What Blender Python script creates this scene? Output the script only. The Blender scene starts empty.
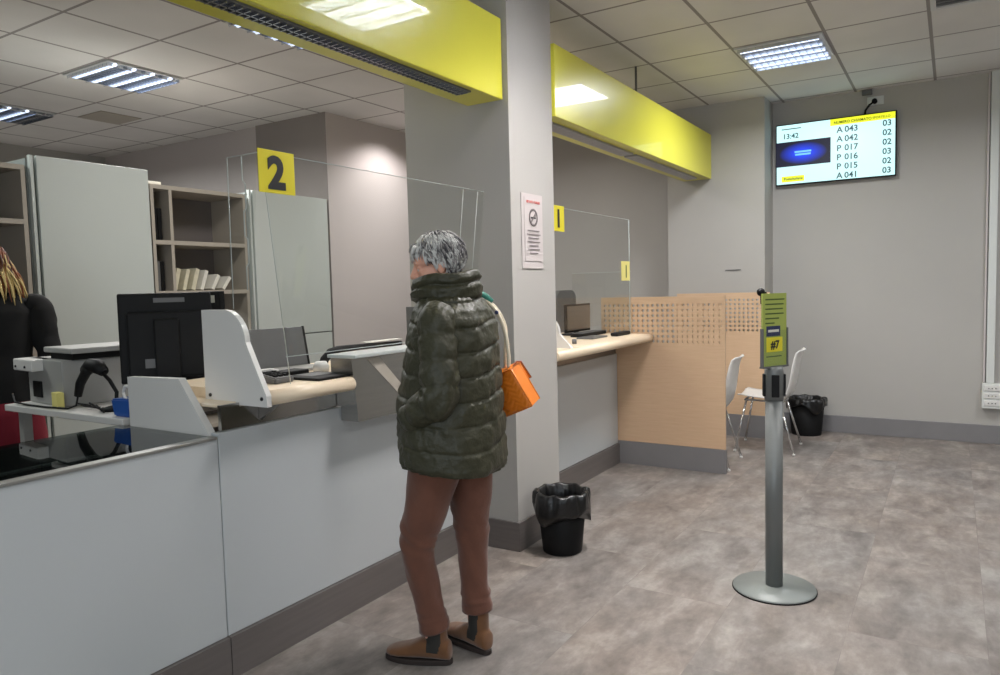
import bpy, bmesh, math, random
from mathutils import Vector, Matrix, noise
random.seed(7)
PI = math.pi
SC = bpy.context.scene
COL = SC.collection
V = Vector

# ------------------------------------------------------------------ colours and materials
def lin(c):
    r = []
    for v in c[:3]:
        v = v / 255.0
        r.append(v / 12.92 if v <= .04045 else ((v + .055) / 1.055) ** 2.4)
    return (r[0], r[1], r[2], 1.0)

def new_mat(name):
    m = bpy.data.materials.new(name); m.use_nodes = True
    nt = m.node_tree
    return m, nt, nt.nodes['Principled BSDF']

def mat(name, rgb, rough=.5, metal=0.0, spec=.5, var=0.0, scale=8.0, bump=0.0, bscale=60.0, emit=None, estr=0.0, coat=0.0, sheen=0.0, stretch=None):
    m, nt, b = new_mat(name)
    c = lin(rgb)
    b.inputs['Base Color'].default_value = c
    b.inputs['Roughness'].default_value = rough
    b.inputs['Metallic'].default_value = metal
    b.inputs['Specular IOR Level'].default_value = spec
    b.inputs['Coat Weight'].default_value = coat
    b.inputs['Sheen Weight'].default_value = sheen
    if emit:
        b.inputs['Emission Color'].default_value = lin(emit); b.inputs['Emission Strength'].default_value = estr
    tc = nt.nodes.new('ShaderNodeTexCoord')
    vec = tc.outputs['Object']
    if stretch:
        mp = nt.nodes.new('ShaderNodeMapping'); mp.inputs['Scale'].default_value = stretch
        nt.links.new(vec, mp.inputs['Vector']); vec = mp.outputs['Vector']
    if var > 0:
        n = nt.nodes.new('ShaderNodeTexNoise'); n.inputs['Scale'].default_value = scale; n.inputs['Detail'].default_value = 5
        nt.links.new(vec, n.inputs['Vector'])
        r = nt.nodes.new('ShaderNodeValToRGB')
        r.color_ramp.elements[0].position = .3; r.color_ramp.elements[1].position = .7
        r.color_ramp.elements[0].color = tuple(max(0, x * (1 - var)) for x in c[:3]) + (1,)
        r.color_ramp.elements[1].color = tuple(min(1, x * (1 + var)) for x in c[:3]) + (1,)
        nt.links.new(n.outputs['Fac'], r.inputs['Fac']); nt.links.new(r.outputs['Color'], b.inputs['Base Color'])
    if bump > 0:
        n2 = nt.nodes.new('ShaderNodeTexNoise'); n2.inputs['Scale'].default_value = bscale; n2.inputs['Detail'].default_value = 4
        nt.links.new(vec, n2.inputs['Vector'])
        bp = nt.nodes.new('ShaderNodeBump'); bp.inputs['Strength'].default_value = bump; bp.inputs['Distance'].default_value = .01
        nt.links.new(n2.outputs['Fac'], bp.inputs['Height']); nt.links.new(bp.outputs['Normal'], b.inputs['Normal'])
    return m

def mathn(nt, op, a, b=None, c=None):
    n = nt.nodes.new('ShaderNodeMath'); n.operation = op
    for i, v in enumerate((a, b, c)):
        if v is None: continue
        if isinstance(v, (int, float)): n.inputs[i].default_value = v
        else: nt.links.new(v, n.inputs[i])
    return n.outputs[0]

def ceiling_mat():
    m, nt, b = new_mat('ceiling_tiles')
    g = nt.nodes.new('ShaderNodeNewGeometry'); s = nt.nodes.new('ShaderNodeSeparateXYZ')
    nt.links.new(g.outputs['Position'], s.inputs[0])
    def line(o, off, w):
        f = mathn(nt, 'FRACT', mathn(nt, 'DIVIDE', mathn(nt, 'SUBTRACT', o, off - 60 - w / 2), .6))
        return mathn(nt, 'LESS_THAN', f, w / .6)
    L = mathn(nt, 'MAXIMUM', line(s.outputs[0], 2.96, .020), line(s.outputs[1], 4.35, .022))
    n = nt.nodes.new('ShaderNodeTexNoise'); n.inputs['Scale'].default_value = 1.3; n.inputs['Detail'].default_value = 3
    nt.links.new(g.outputs['Position'], n.inputs['Vector'])
    r = nt.nodes.new('ShaderNodeValToRGB')
    r.color_ramp.elements[0].color = lin((214, 211, 208)); r.color_ramp.elements[1].color = lin((224, 221, 218))
    r.color_ramp.elements[0].position = .35; r.color_ramp.elements[1].position = .65
    nt.links.new(n.outputs['Fac'], r.inputs['Fac'])
    mx = nt.nodes.new('ShaderNodeMix'); mx.data_type = 'RGBA'
    nt.links.new(L, mx.inputs['Factor']); nt.links.new(r.outputs['Color'], mx.inputs['A']); mx.inputs['B'].default_value = lin((150, 144, 142))
    nt.links.new(mx.outputs['Result'], b.inputs['Base Color'])
    b.inputs['Roughness'].default_value = .95
    n2 = nt.nodes.new('ShaderNodeTexNoise'); n2.inputs['Scale'].default_value = 90; nt.links.new(g.outputs['Position'], n2.inputs['Vector'])
    h = mathn(nt, 'SUBTRACT', mathn(nt, 'MULTIPLY', n2.outputs['Fac'], .3), L)
    bp = nt.nodes.new('ShaderNodeBump'); bp.inputs['Strength'].default_value = .25; bp.inputs['Distance'].default_value = .01
    nt.links.new(h, bp.inputs['Height']); nt.links.new(bp.outputs['Normal'], b.inputs['Normal'])
    return m

def floor_mat():
    m, nt, b = new_mat('stone_look_vinyl')
    g = nt.nodes.new('ShaderNodeNewGeometry')
    br = nt.nodes.new('ShaderNodeTexBrick')
    mp = nt.nodes.new('ShaderNodeMapping'); nt.links.new(g.outputs['Position'], mp.inputs['Vector'])
    mp.inputs['Rotation'].default_value = (0, 0, 0); mp.inputs['Location'].default_value = (.2, .13, 0)
    nt.links.new(mp.outputs[0], br.inputs['Vector'])
    br.inputs['Scale'].default_value = 1; br.inputs['Brick Width'].default_value = .92; br.inputs['Row Height'].default_value = .47
    br.inputs['Mortar Size'].default_value = .0012; br.inputs['Color1'].default_value = (.0, .0, .0, 1); br.inputs['Color2'].default_value = (1, 1, 1, 1)
    br.inputs['Mortar'].default_value = (.2, .2, .2, 1); br.offset = .4
    def nz(sc, det, st, dist=0):
        q = nt.nodes.new('ShaderNodeMapping'); q.inputs['Scale'].default_value = st; nt.links.new(g.outputs['Position'], q.inputs['Vector'])
        add = nt.nodes.new('ShaderNodeVectorMath'); add.operation = 'MULTIPLY_ADD'
        nt.links.new(br.outputs['Color'], add.inputs[0]); add.inputs[1].default_value = (3, 5, 7); nt.links.new(q.outputs[0], add.inputs[2])
        n = nt.nodes.new('ShaderNodeTexNoise'); n.inputs['Scale'].default_value = sc; n.inputs['Detail'].default_value = det
        n.inputs['Roughness'].default_value = .65; n.inputs['Distortion'].default_value = dist
        nt.links.new(add.outputs[0], n.inputs['Vector']); return n.outputs['Fac']
    a = nz(3.4, 9, (1, 2.0, 1), .25); c = nz(14, 7, (1, 1.3, 1), .1); d = nz(1.1, 3, (1, 1, 1))
    f = mathn(nt, 'ADD', mathn(nt, 'MULTIPLY', a, .6), mathn(nt, 'ADD', mathn(nt, 'MULTIPLY', c, .3), mathn(nt, 'MULTIPLY', br.outputs['Color'], .02)))
    r = nt.nodes.new('ShaderNodeValToRGB'); e = r.color_ramp.elements
    e[0].position = .32; e[0].color = lin((96, 89, 84)); e[1].position = .64; e[1].color = lin((164, 158, 150))
    x = e.new(.47); x.color = lin((128, 121, 115))
    nt.links.new(f, r.inputs['Fac'])
    mx = nt.nodes.new('ShaderNodeMix'); mx.data_type = 'RGBA'; mx.blend_type = 'MULTIPLY'
    r2 = nt.nodes.new('ShaderNodeValToRGB'); r2.color_ramp.elements[0].position = .35; r2.color_ramp.elements[1].position = .65
    r2.color_ramp.elements[0].color = (1, .95, .93, 1); r2.color_ramp.elements[1].color = (.93, .96, 1, 1)
    nt.links.new(d, r2.inputs['Fac']); mx.inputs['Factor'].default_value = 1
    nt.links.new(r.outputs['Color'], mx.inputs['A']); nt.links.new(r2.outputs['Color'], mx.inputs['B'])
    mo = nt.nodes.new('ShaderNodeMix'); mo.data_type = 'RGBA'
    nt.links.new(mathn(nt, 'MULTIPLY', br.outputs['Fac'], .25), mo.inputs['Factor'])
    nt.links.new(mx.outputs['Result'], mo.inputs['A']); mo.inputs['B'].default_value = lin((80, 72, 70))
    nt.links.new(mo.outputs['Result'], b.inputs['Base Color'])
    rr = nt.nodes.new('ShaderNodeMapRange'); rr.inputs['To Min'].default_value = .38; rr.inputs['To Max'].default_value = .6
    nt.links.new(c, rr.inputs['Value']); nt.links.new(rr.outputs[0], b.inputs['Roughness'])
    bp = nt.nodes.new('ShaderNodeBump'); bp.inputs['Strength'].default_value = .08; bp.inputs['Distance'].default_value = .005
    nt.links.new(f, bp.inputs['Height']); nt.links.new(bp.outputs['Normal'], b.inputs['Normal'])
    return m

def wood_mat(name, c1, c2, rough=.45, st=(1, 1, 14)):
    m, nt, b = new_mat(name)
    tc = nt.nodes.new('ShaderNodeTexCoord'); mp = nt.nodes.new('ShaderNodeMapping'); mp.inputs['Scale'].default_value = st
    nt.links.new(tc.outputs['Object'], mp.inputs['Vector'])
    n = nt.nodes.new('ShaderNodeTexNoise'); n.inputs['Scale'].default_value = 3; n.inputs['Detail'].default_value = 6
    nt.links.new(mp.outputs[0], n.inputs['Vector'])
    r = nt.nodes.new('ShaderNodeValToRGB'); r.color_ramp.elements[0].position = .35; r.color_ramp.elements[1].position = .65
    r.color_ramp.elements[0].color = lin(c1); r.color_ramp.elements[1].color = lin(c2)
    nt.links.new(n.outputs['Fac'], r.inputs['Fac']); nt.links.new(r.outputs['Color'], b.inputs['Base Color'])
    b.inputs['Roughness'].default_value = rough
    return m

def glass_mat(name, tint=(.93, .96, .95), refl=.9):
    m = bpy.data.materials.new(name); m.use_nodes = True; nt = m.node_tree
    nt.nodes.clear()
    o = nt.nodes.new('ShaderNodeOutputMaterial'); t = nt.nodes.new('ShaderNodeBsdfTransparent'); g = nt.nodes.new('ShaderNodeBsdfGlossy')
    t.inputs[0].default_value = (*tint, 1); g.inputs['Roughness'].default_value = .02
    lw = nt.nodes.new('ShaderNodeLayerWeight'); lw.inputs['Blend'].default_value = .5
    k = mathn(nt, 'MULTIPLY_ADD', mathn(nt, 'POWER', lw.outputs['Facing'], 4.0), refl, .04)
    x = nt.nodes.new('ShaderNodeMixShader'); nt.links.new(k, x.inputs[0]); nt.links.new(t.outputs[0], x.inputs[1]); nt.links.new(g.outputs[0], x.inputs[2])
    nt.links.new(x.outputs[0], o.inputs[0])
    return m

M = {}
M['wall'] = mat('grey_wall_paint', (172, 169, 164), .85, var=.02, scale=2, bump=.05, bscale=200)
M['wall_dark'] = mat('dark_grey_wall', (146, 138, 134), .85, var=.02, scale=2, bump=.05, bscale=200)
M['wall_light'] = mat('pale_wall', (194, 186, 184), .85, var=.02, scale=2)
M['ceiling'] = ceiling_mat()
M['floor'] = floor_mat()
M['base'] = mat('grey_skirting_laminate', (122, 120, 121), .45, var=.04, scale=5)
M['plinth'] = mat('brushed_plinth', (112, 106, 103), .4, metal=.25, var=.08, scale=3, stretch=(1, 1, 20))
M['white_lam'] = mat('white_laminate', (184, 188, 189), .34, var=.012, scale=1.5)
M['white_pl'] = mat('white_plastic', (214, 212, 208), .35)
M['grey_pl'] = mat('light_grey_plastic', (158, 157, 153), .5)
M['mid_grey'] = mat('mid_grey_plastic', (98, 98, 98), .45)
M['yellow'] = mat('glossy_yellow_panel', (220, 214, 70), .3, coat=.45, spec=.35); M['yellow'].node_tree.nodes['Principled BSDF'].inputs['Coat Roughness'].default_value = .02
M['yellow_sign'] = mat('yellow_card', (232, 216, 40), .5)
M['ink'] = mat('black_ink', (18, 18, 22), .5)
M['beech'] = wood_mat('pale_beech_laminate', (200, 168, 136), (206, 175, 143), st=(2, 2, 30))
M['worktop'] = wood_mat('pale_worktop', (226, 206, 178), (234, 216, 190), .35, (.6, 12, 12))
M['black'] = mat('black_plastic', (14, 14, 15), .6, spec=.25)
M['black_soft'] = mat('black_fabric', (20, 20, 22), .85, var=.2, scale=30)
M['black_bag'] = mat('black_bin_liner', (14, 14, 15), .28, bump=.6, bscale=18)
M['steel'] = mat('brushed_steel', (182, 180, 176), .22, metal=1.0, var=.06, scale=2, stretch=(1, 1, 30))
M['steel_dull'] = mat('dull_steel', (140, 136, 132), .32, metal=.9, var=.08, scale=3)
M['chrome'] = mat('chrome', (205, 205, 205), .12, metal=1.0)
M['pole'] = mat('grey_painted_metal', (112, 115, 114), .42, metal=.2)
M['pole_base'] = mat('satin_grey_disc', (126, 131, 128), .45, metal=.2)
M['cab_white'] = mat('pale_green_grey_cabinet', (188, 194, 190), .5, var=.015, scale=2)
M['cab_frame'] = mat('grey_cabinet_edge', (138, 144, 142), .5)
M['shelf'] = mat('beige_shelf_edge', (168, 160, 148), .6)
M['shelf_back'] = mat('grey_shelf_back', (112, 106, 104), .8)
M['shelf_dark'] = mat('dark_shelf_interior', (58, 60, 58), .85)
M['paper'] = mat('paper', (222, 219, 208), .8)
M['paper_cream'] = mat('cream_folders', (206, 200, 176), .8, var=.08, scale=30)
M['paper_green'] = mat('green_card', (160, 172, 84), .6)
M['navy'] = mat('navy_ink', (40, 48, 86), .5)
M['darkgreen'] = mat('dark_green_ink', (74, 92, 40), .6)
M['red'] = mat('red_ink', (206, 92, 84), .6)
M['greyink'] = mat('grey_ink', (120, 112, 112), .7)
M['glass'] = glass_mat('clear_acrylic', (.975, .985, .98), .35)
M['glass_case'] = glass_mat('display_case_glass', (.5, .55, .54), .85)
M['glass_edge'] = mat('polished_acrylic_edge', (186, 192, 190), .3, spec=.5)
M['case_in'] = mat('display_case_lining', (66, 70, 68), .6)
M['alu'] = mat('aluminium_trim', (150, 150, 146), .35, metal=.6)
M['tube'] = mat('fluorescent_tube', (235, 242, 255), .4, emit=(222, 234, 255), estr=1.1)
M['louvre'] = mat('mirror_louvre', (215, 220, 228), .16, metal=1.0)
M['lamp_box'] = mat('white_lamp_housing', (205, 205, 205), .5)
M['dim_lens'] = mat('ribbed_grey_diffuser', (150, 148, 150), .35, var=.1, scale=40)
M['blue'] = mat('blue_plastic_tub', (36, 84, 160), .35)
M['sticky'] = mat('yellow_sticky_notes', (226, 214, 128), .8)
M['red_cloth'] = mat('dark_red_fabric', (120, 18, 38), .85)
M['skin'] = mat('skin', (214, 158, 134), .5, var=.06, scale=12)
M['jacket'] = mat('olive_padded_nylon', (58, 57, 42), .48, spec=.34, var=.12, scale=10, bump=.6, bscale=40)
M['trouser'] = mat('rust_brown_cloth', (100, 61, 45), .85, var=.10, scale=14, bump=.2, bscale=40, sheen=.2)
M['suede'] = mat('tan_suede', (104, 68, 38), .9, var=.12, scale=16, sheen=.3)
M['sole'] = mat('dark_rubber', (40, 30, 26), .7)
M['elastic'] = mat('dark_elastic', (40, 38, 34), .8)
M['hair_l'] = mat('light_grey_hair', (196, 194, 190), .5)
M['hair_m'] = mat('mid_grey_hair', (138, 134, 132), .5)
M['hair_d'] = mat('dark_grey_hair', (76, 72, 74), .55)
M['hair_r'] = mat('auburn_hair', (138, 78, 44), .5)
M['hair_rd'] = mat('dark_auburn_hair', (84, 48, 32), .5)
M['hair_b'] = mat('blonde_hair_ends', (204, 180, 120), .5)
M['orange'] = mat('orange_leather', (232, 128, 36), .35, spec=.5, var=.05, scale=10)
M['orange_d'] = mat('dark_orange_leather', (150, 66, 16), .5)
M['cream'] = mat('cream_leather', (226, 214, 190), .5)
M['teal'] = mat('teal_cloth', (52, 128, 112), .7)
M['eye'] = mat('eye_white', (190, 176, 166), .35)
M['iris'] = mat('dark_iris', (50, 36, 28), .2)
M['lip'] = mat('lip', (176, 100, 92), .5)
M['jacket_dark'] = mat('black_knit', (9, 9, 10), .9, var=.2, scale=20)
M['socket'] = mat('socket_plastic', (206, 208, 204), .4)

# ------------------------------------------------------------------ geometry helpers
def B(): return bmesh.new()
def add_box(bm, x0, x1, y0, y1, z0, z1, bev=0.0, seg=2, mi=0, mtx=None):
    r = bmesh.ops.create_cube(bm, size=1.0)
    vs = r['verts']
    bmesh.ops.scale(bm, vec=(abs(x1 - x0), abs(y1 - y0), abs(z1 - z0)), verts=vs)
    bmesh.ops.translate(bm, vec=((x0 + x1) / 2, (y0 + y1) / 2, (z0 + z1) / 2), verts=vs)
    fs = set(f for v in vs for f in v.link_faces)
    for f in fs: f.material_index = mi
    if bev > 0:
        es = list(set(e for v in vs for e in v.link_edges))
        rr = bmesh.ops.bevel(bm, geom=es, offset=bev, segments=seg, affect='EDGES', profile=.5)
        vs = list(set(v for f in rr['faces'] for v in f.verts) | set(v for v in vs if v.is_valid))
        for f in rr['faces']: f.material_index = mi
    if mtx is not None: bmesh.ops.transform(bm, matrix=mtx, verts=vs)
    return vs
def box(*a, **k):
    bm = B(); add_box(bm, *a, **k); return bm
def add_prism(bm, pts, d, mi=0):
    """pts: 3d polygon, d: extrusion vector"""
    d = V(d); a = [bm.verts.new(p) for p in pts]; b = [bm.verts.new(V(p) + d) for p in pts]
    n = len(pts)
    fs = [bm.faces.new(a[::-1]), bm.faces.new(b)]
    for i in range(n): fs.append(bm.faces.new((a[i], a[(i + 1) % n], b[(i + 1) % n], b[i])))
    for f in fs: f.material_index = mi
    bmesh.ops.recalc_face_normals(bm, faces=fs)
    return a + b
def prism(pts, d):
    bm = B(); add_prism(bm, pts, d); return bm
def add_tube(bm, pts, r, n=8, mi=0, cap=True):
    pts = [V(p) for p in pts]; m = len(pts)
    rs = r if isinstance(r, (list, tuple)) else [r] * m
    rings = []; up = None
    for i, p in enumerate(pts):
        t = (pts[min(i + 1, m - 1)] - pts[max(i - 1, 0)]).normalized()
        if up is None:
            up = V((0, 0, 1)) if abs(t.z) < .9 else V((1, 0, 0))
        s = t.cross(up).normalized(); up = s.cross(t).normalized()
        rings.append([bm.verts.new(p + (s * math.cos(2 * PI * k / n) + up * math.sin(2 * PI * k / n)) * rs[i]) for k in range(n)])
    fs = []
    for i in range(m - 1):
        for k in range(n):
            fs.append(bm.faces.new((rings[i][k], rings[i][(k + 1) % n], rings[i + 1][(k + 1) % n], rings[i + 1][k])))
    if cap:
        fs.append(bm.faces.new(rings[0][::-1])); fs.append(bm.faces.new(rings[-1]))
    for f in fs: f.material_index = mi; f.smooth = True
    return rings
def tube(pts, r, n=10):
    bm = B(); add_tube(bm, pts, r, n); return bm
def add_lathe(bm, prof, c=(0, 0, 0), n=32, mi=0, wob=None):
    c = V(c); rings = []
    for j, (r, z) in enumerate(prof):
        ring = []
        for k in range(n):
            a = 2 * PI * k / n; q = V((math.cos(a) * r, math.sin(a) * r, z))
            if wob: q = wob(q, a, j)
            ring.append(bm.verts.new(c + q))
        rings.append(ring)
    fs = []
    for i in range(len(prof) - 1):
        for k in range(n):
            fs.append(bm.faces.new((rings[i][k], rings[i][(k + 1) % n], rings[i + 1][(k + 1) % n], rings[i + 1][k])))
    if prof[0][0] > 1e-4: fs.append(bm.faces.new(rings[0][::-1]))
    if prof[-1][0] > 1e-4: fs.append(bm.faces.new(rings[-1]))
    for f in fs: f.material_index = mi; f.smooth = True
    bmesh.ops.remove_doubles(bm, verts=[v for r in rings for v in r], dist=1e-5)
def lathe(prof, c=(0, 0, 0), n=32, wob=None):
    bm = B(); add_lathe(bm, prof, c, n, wob=wob); bmesh.ops.recalc_face_normals(bm, faces=bm.faces[:]); return bm
def add_ell(bm, c, r, rot=None, seg=16, mi=0):
    rr = bmesh.ops.create_uvsphere(bm, u_segments=seg, v_segments=max(6, seg // 2 + 2), radius=1)
    m = Matrix.Translation(V(c)) @ (rot or Matrix.Identity(4)) @ Matrix.Diagonal((r[0], r[1], r[2], 1))
    bmesh.ops.transform(bm, matrix=m, verts=rr['verts'])
    for v in rr['verts']:
        for f in v.link_faces: f.material_index = mi; f.smooth = True
    return rr['verts']
def add_loft(bm, rings, mi=0, cap=True):
    """rings: lists of equal length of points"""
    R = [[bm.verts.new(p) for p in r] for r in rings]; n = len(R[0]); fs = []
    for i in range(len(R) - 1):
        for k in range(n): fs.append(bm.faces.new((R[i][k], R[i][(k + 1) % n], R[i + 1][(k + 1) % n], R[i + 1][k])))
    if cap: fs.append(bm.faces.new(R[0][::-1])); fs.append(bm.faces.new(R[-1]))
    for f in fs: f.material_index = mi; f.smooth = True
    return R

ORG = {}
def tag(o, label=None, cat=None, group=None, kind=None):
    if label: o['label'] = label
    if cat: o['category'] = cat
    if group: o['group'] = group
    if kind: o['kind'] = kind
    return o
def thing(name, label, cat, loc=(0, 0, 0), group=None, rotz=0):
    o = bpy.data.objects.new(name, None); COL.objects.link(o); o.location = loc; o.rotation_euler = (0, 0, rotz)
    o.empty_display_size = .05
    ORG[o] = V(loc); return tag(o, label, cat, group)
def obj(name, bm, mats, parent=None, local=False, smooth=None, normals=True):
    if normals: bmesh.ops.recalc_face_normals(bm, faces=bm.faces[:])
    if parent is not None: org = V((0, 0, 0)) if local else ORG[parent]
    else:
        xs = [v.co for v in bm.verts]
        org = V(((min(p.x for p in xs) + max(p.x for p in xs)) / 2, (min(p.y for p in xs) + max(p.y for p in xs)) / 2, min(p.z for p in xs)))
    for v in bm.verts: v.co -= org
    me = bpy.data.meshes.new(name)
    if smooth is not None:
        for f in bm.faces: f.smooth = smooth
    bm.to_mesh(me); bm.free()
    if not isinstance(mats, (list, tuple)): mats = [mats]
    for m in mats: me.materials.append(M[m] if isinstance(m, str) else m)
    o = bpy.data.objects.new(name, me); COL.objects.link(o)
    if parent is not None: o.parent = parent; ORG[o] = ORG[parent]
    else: o.location = org; ORG[o] = org
    return o
def struct(name, bm, m): return tag(obj(name, bm, m), kind='structure')
def one(name, bm, m, label, cat, group=None): return tag(obj(name, bm, m), label, cat, group)
def text_bm(s, size, origin, xdir, ydir, thick=.0006, font_bold=0.0, align='LEFT'):
    cu = bpy.data.curves.new('t', 'FONT'); cu.body = s; cu.size = size; cu.extrude = thick; cu.offset = font_bold * size; cu.align_x = align
    cu.resolution_u = 4
    o = bpy.data.objects.new('t', cu); COL.objects.link(o)
    dg = bpy.context.evaluated_depsgraph_get(); me = bpy.data.meshes.new_from_object(o.evaluated_get(dg))
    bm = B(); bm.from_mesh(me)
    x = V(xdir).normalized(); y = V(ydir).normalized(); z = x.cross(y)
    m = Matrix(((x.x, y.x, z.x, origin[0]), (x.y, y.y, z.y, origin[1]), (x.z, y.z, z.z, origin[2]), (0, 0, 0, 1)))
    bmesh.ops.transform(bm, matrix=m, verts=bm.verts[:])
    bpy.data.objects.remove(o); bpy.data.curves.remove(cu); bpy.data.meshes.remove(me)
    return bm
def merge(dst, src):
    me = bpy.data.meshes.new('tmp'); src.to_mesh(me); src.free(); dst.from_mesh(me); bpy.data.meshes.remove(me)
def remeshed(bm, voxel, smooth=3, keep_shade=True):
    me = bpy.data.meshes.new('r'); bmesh.ops.recalc_face_normals(bm, faces=bm.faces[:]); bm.to_mesh(me); bm.free()
    o = bpy.data.objects.new('r', me); COL.objects.link(o)
    md = o.modifiers.new('r', 'REMESH'); md.mode = 'VOXEL'; md.voxel_size = voxel; md.use_smooth_shade = True
    if smooth:
        sm = o.modifiers.new('s', 'SMOOTH'); sm.iterations = smooth; sm.factor = .5
    dg = bpy.context.evaluated_depsgraph_get(); me2 = bpy.data.meshes.new_from_object(o.evaluated_get(dg))
    out = B(); out.from_mesh(me2)
    for f in out.faces: f.smooth = True; f.material_index = 0
    bpy.data.objects.remove(o); bpy.data.meshes.remove(me); bpy.data.meshes.remove(me2)
    return out

# ------------------------------------------------------------------ camera
F_PX = 730.34
yaw, pit, rol = 0.55575951, -0.0678103, -0.02584032
CH = 1.40
cy, sy, cp, sp, cr, sr = math.cos(yaw), math.sin(yaw), math.cos(pit), math.sin(pit), math.cos(rol), math.sin(rol)
Fw = V((cy * cp, sy * cp, sp)); r0 = V((sy, -cy, 0)); u0 = r0.cross(Fw)
Rt = cr * r0 + sr * u0; Up = -sr * r0 + cr * u0
cam = bpy.data.cameras.new('camera'); co = bpy.data.objects.new('camera', cam); COL.objects.link(co)
cam.sensor_width = 36; cam.lens = F_PX * 36 / 1000; cam.clip_start = .05
mw = Matrix((Rt, Up, -Fw)).transposed().to_4x4(); mw.translation = V((0, 0, CH)); co.matrix_world = mw
SC.camera = co

# ------------------------------------------------------------------ room shell
CZ = 3.04
XW = 7.25
struct('floor', box(-2.4, 7.4, -3.4, 8.6, -.1, 0), 'floor')
struct('ceiling', box(-2.4, 7.4, -3.4, 8.6, CZ, CZ + .1), 'ceiling')
struct('wall_screen', box(XW, XW + .15, -3.2, 4.88, 0, CZ), 'wall')
struct('wall_right', box(-2.2, XW, -3.35, -3.2, 0, CZ), 'wall')
bm = box(-2.35, -2.2, -3.35, 8.6, 2.6, CZ); add_box(bm, -2.35, -2.2, -3.35, 8.6, 0, .6); add_box(bm, -2.35, -2.2, -3.35, -2.4, .6, 2.6); add_box(bm, -2.35, -2.2, 1.6, 8.6, .6, 2.6)
struct('wall_entrance', bm, 'wall')
bm = B()
for q in ((-2.4, -2.34), (-1.1, -1.04), (.26, .32), (1.54, 1.6)): add_box(bm, -2.32, -2.24, q[0], q[1], .6, 2.6)
for q in ((.6, .66), (2.54, 2.6)): add_box(bm, -2.32, -2.24, -2.4, 1.6, q[0], q[1])
struct('added_window_1', bm, 'grey_pl')  # unseen window added behind the camera to brighten the ceiling
struct('wall_back', box(-2.2, 4.96, 8.45, 8.6, 0, CZ), 'wall')
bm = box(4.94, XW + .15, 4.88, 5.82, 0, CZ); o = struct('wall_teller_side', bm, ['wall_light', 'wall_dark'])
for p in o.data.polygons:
    if p.normal.x < -.5: p.material_index = 1  # this face gets the darker of the two wall tones
struct('wall_staff_room', box(4.965, 5.1, 5.8, 8.6, 0, CZ), 'wall_light')
struct('wall_column', box(3.27, 3.75, 1.945, 2.62, 0, CZ), 'wall')
struct('wall_pillar', box(6.9, XW, 1.45, 2.345, 0, CZ), 'wall')
# skirtings
struct('baseboard_screen', box(XW - .015, XW, -3.2, 1.45, 0, .155, bev=.003), 'base')
bm = prism([(3.255, 1.93, 0), (3.765, 1.93, 0), (3.765, 1.9445, 0), (3.2695, 1.9445, 0), (3.2695, 2.214, 0), (3.255, 2.214, 0)], (0, 0, .155))
struct('baseboard_column', bm, 'plinth')
bm = prism([(6.885, 1.435, 0), (XW - .016, 1.435, 0), (XW - .016, 1.4495, 0), (6.8995, 1.4495, 0), (6.8995, 2.345, 0), (6.885, 2.345, 0)], (0, 0, .155))
struct('baseboard_pillar', bm, 'base')

# ------------------------------------------------------------------ ceiling lights
def area(loc, size, power, color=(1, .97, .93), spread=150, rot=(0, 0, 0), sy_=None):
    l = bpy.data.lights.new('lamp', 'AREA'); l.shape = 'SQUARE' if sy_ is None else 'RECTANGLE'; l.size = size
    if sy_: l.size_y = sy_
    l.energy = power; l.color = color; l.spread = math.radians(spread)
    o = bpy.data.objects.new('ceiling_lamp_glow', l); COL.objects.link(o); o.location = loc; o.rotation_euler = rot; return o
def ceiling_light(x, y, label, lit=(1, 1, 1, 1), power=60, group=None, proto=None, color=(1, .975, .95)):
    """60 cm recessed louvre fitting, cell corner at x, y"""
    t = thing('ceiling_light', label, 'ceiling light', (x + .3, y + .3, CZ), group)
    a, b, c, d = x + .012, x + .588, y + .012, y + .588
    bm = B()
    for q in ((a, b, c, c + .02), (a, b, d - .02, d), (a, a + .02, c + .02, d - .02), (b - .02, b, c + .02, d - .02)): add_box(bm, q[0], q[1], q[2], q[3], CZ - .012, CZ - .001)
    add_box(bm, a, b, c, d, CZ - .003, CZ - .0005)
    obj('frame', bm, 'lamp_box', t)
    for k in range(4):
        xx = a + .075 + k * .142
        obj('tube', tube([(xx, c + .03, CZ - .016), (xx, d - .03, CZ - .016)], .011, 8), 'tube' if lit[k] else 'dim_lens', t)
    bm = B()
    for k in range(5):
        xx = a + .018 + k * .135
        add_box(bm, xx, xx + .006, c + .02, d - .02, CZ - .034, CZ - .004)
    for k in range(11):
        yy = c + .045 + k * .048
        add_box(bm, a + .018, b - .018, yy, yy + .003, CZ - .03, CZ - .004)
    obj('louvre', bm, 'louvre', t)
    return t
L1 = 'square louvred ceiling light '
ceiling_light(5.36, .75, L1 + 'above the queue screen, nearest the screen wall')
ceiling_light(2.96, 4.95, L1 + 'over the staff area, between beam and back cabinets')
ceiling_light(2.96, 6.75, L1 + 'at the far left, deepest in the staff area', lit=(0, 1, 1, 0))
ceiling_light(2.96, 3.15, L1 + 'half hidden behind the lower edge of the near yellow beam')
ceiling_light(2.96, .75, L1 + 'seen mirrored in the near yellow beam')
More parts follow.
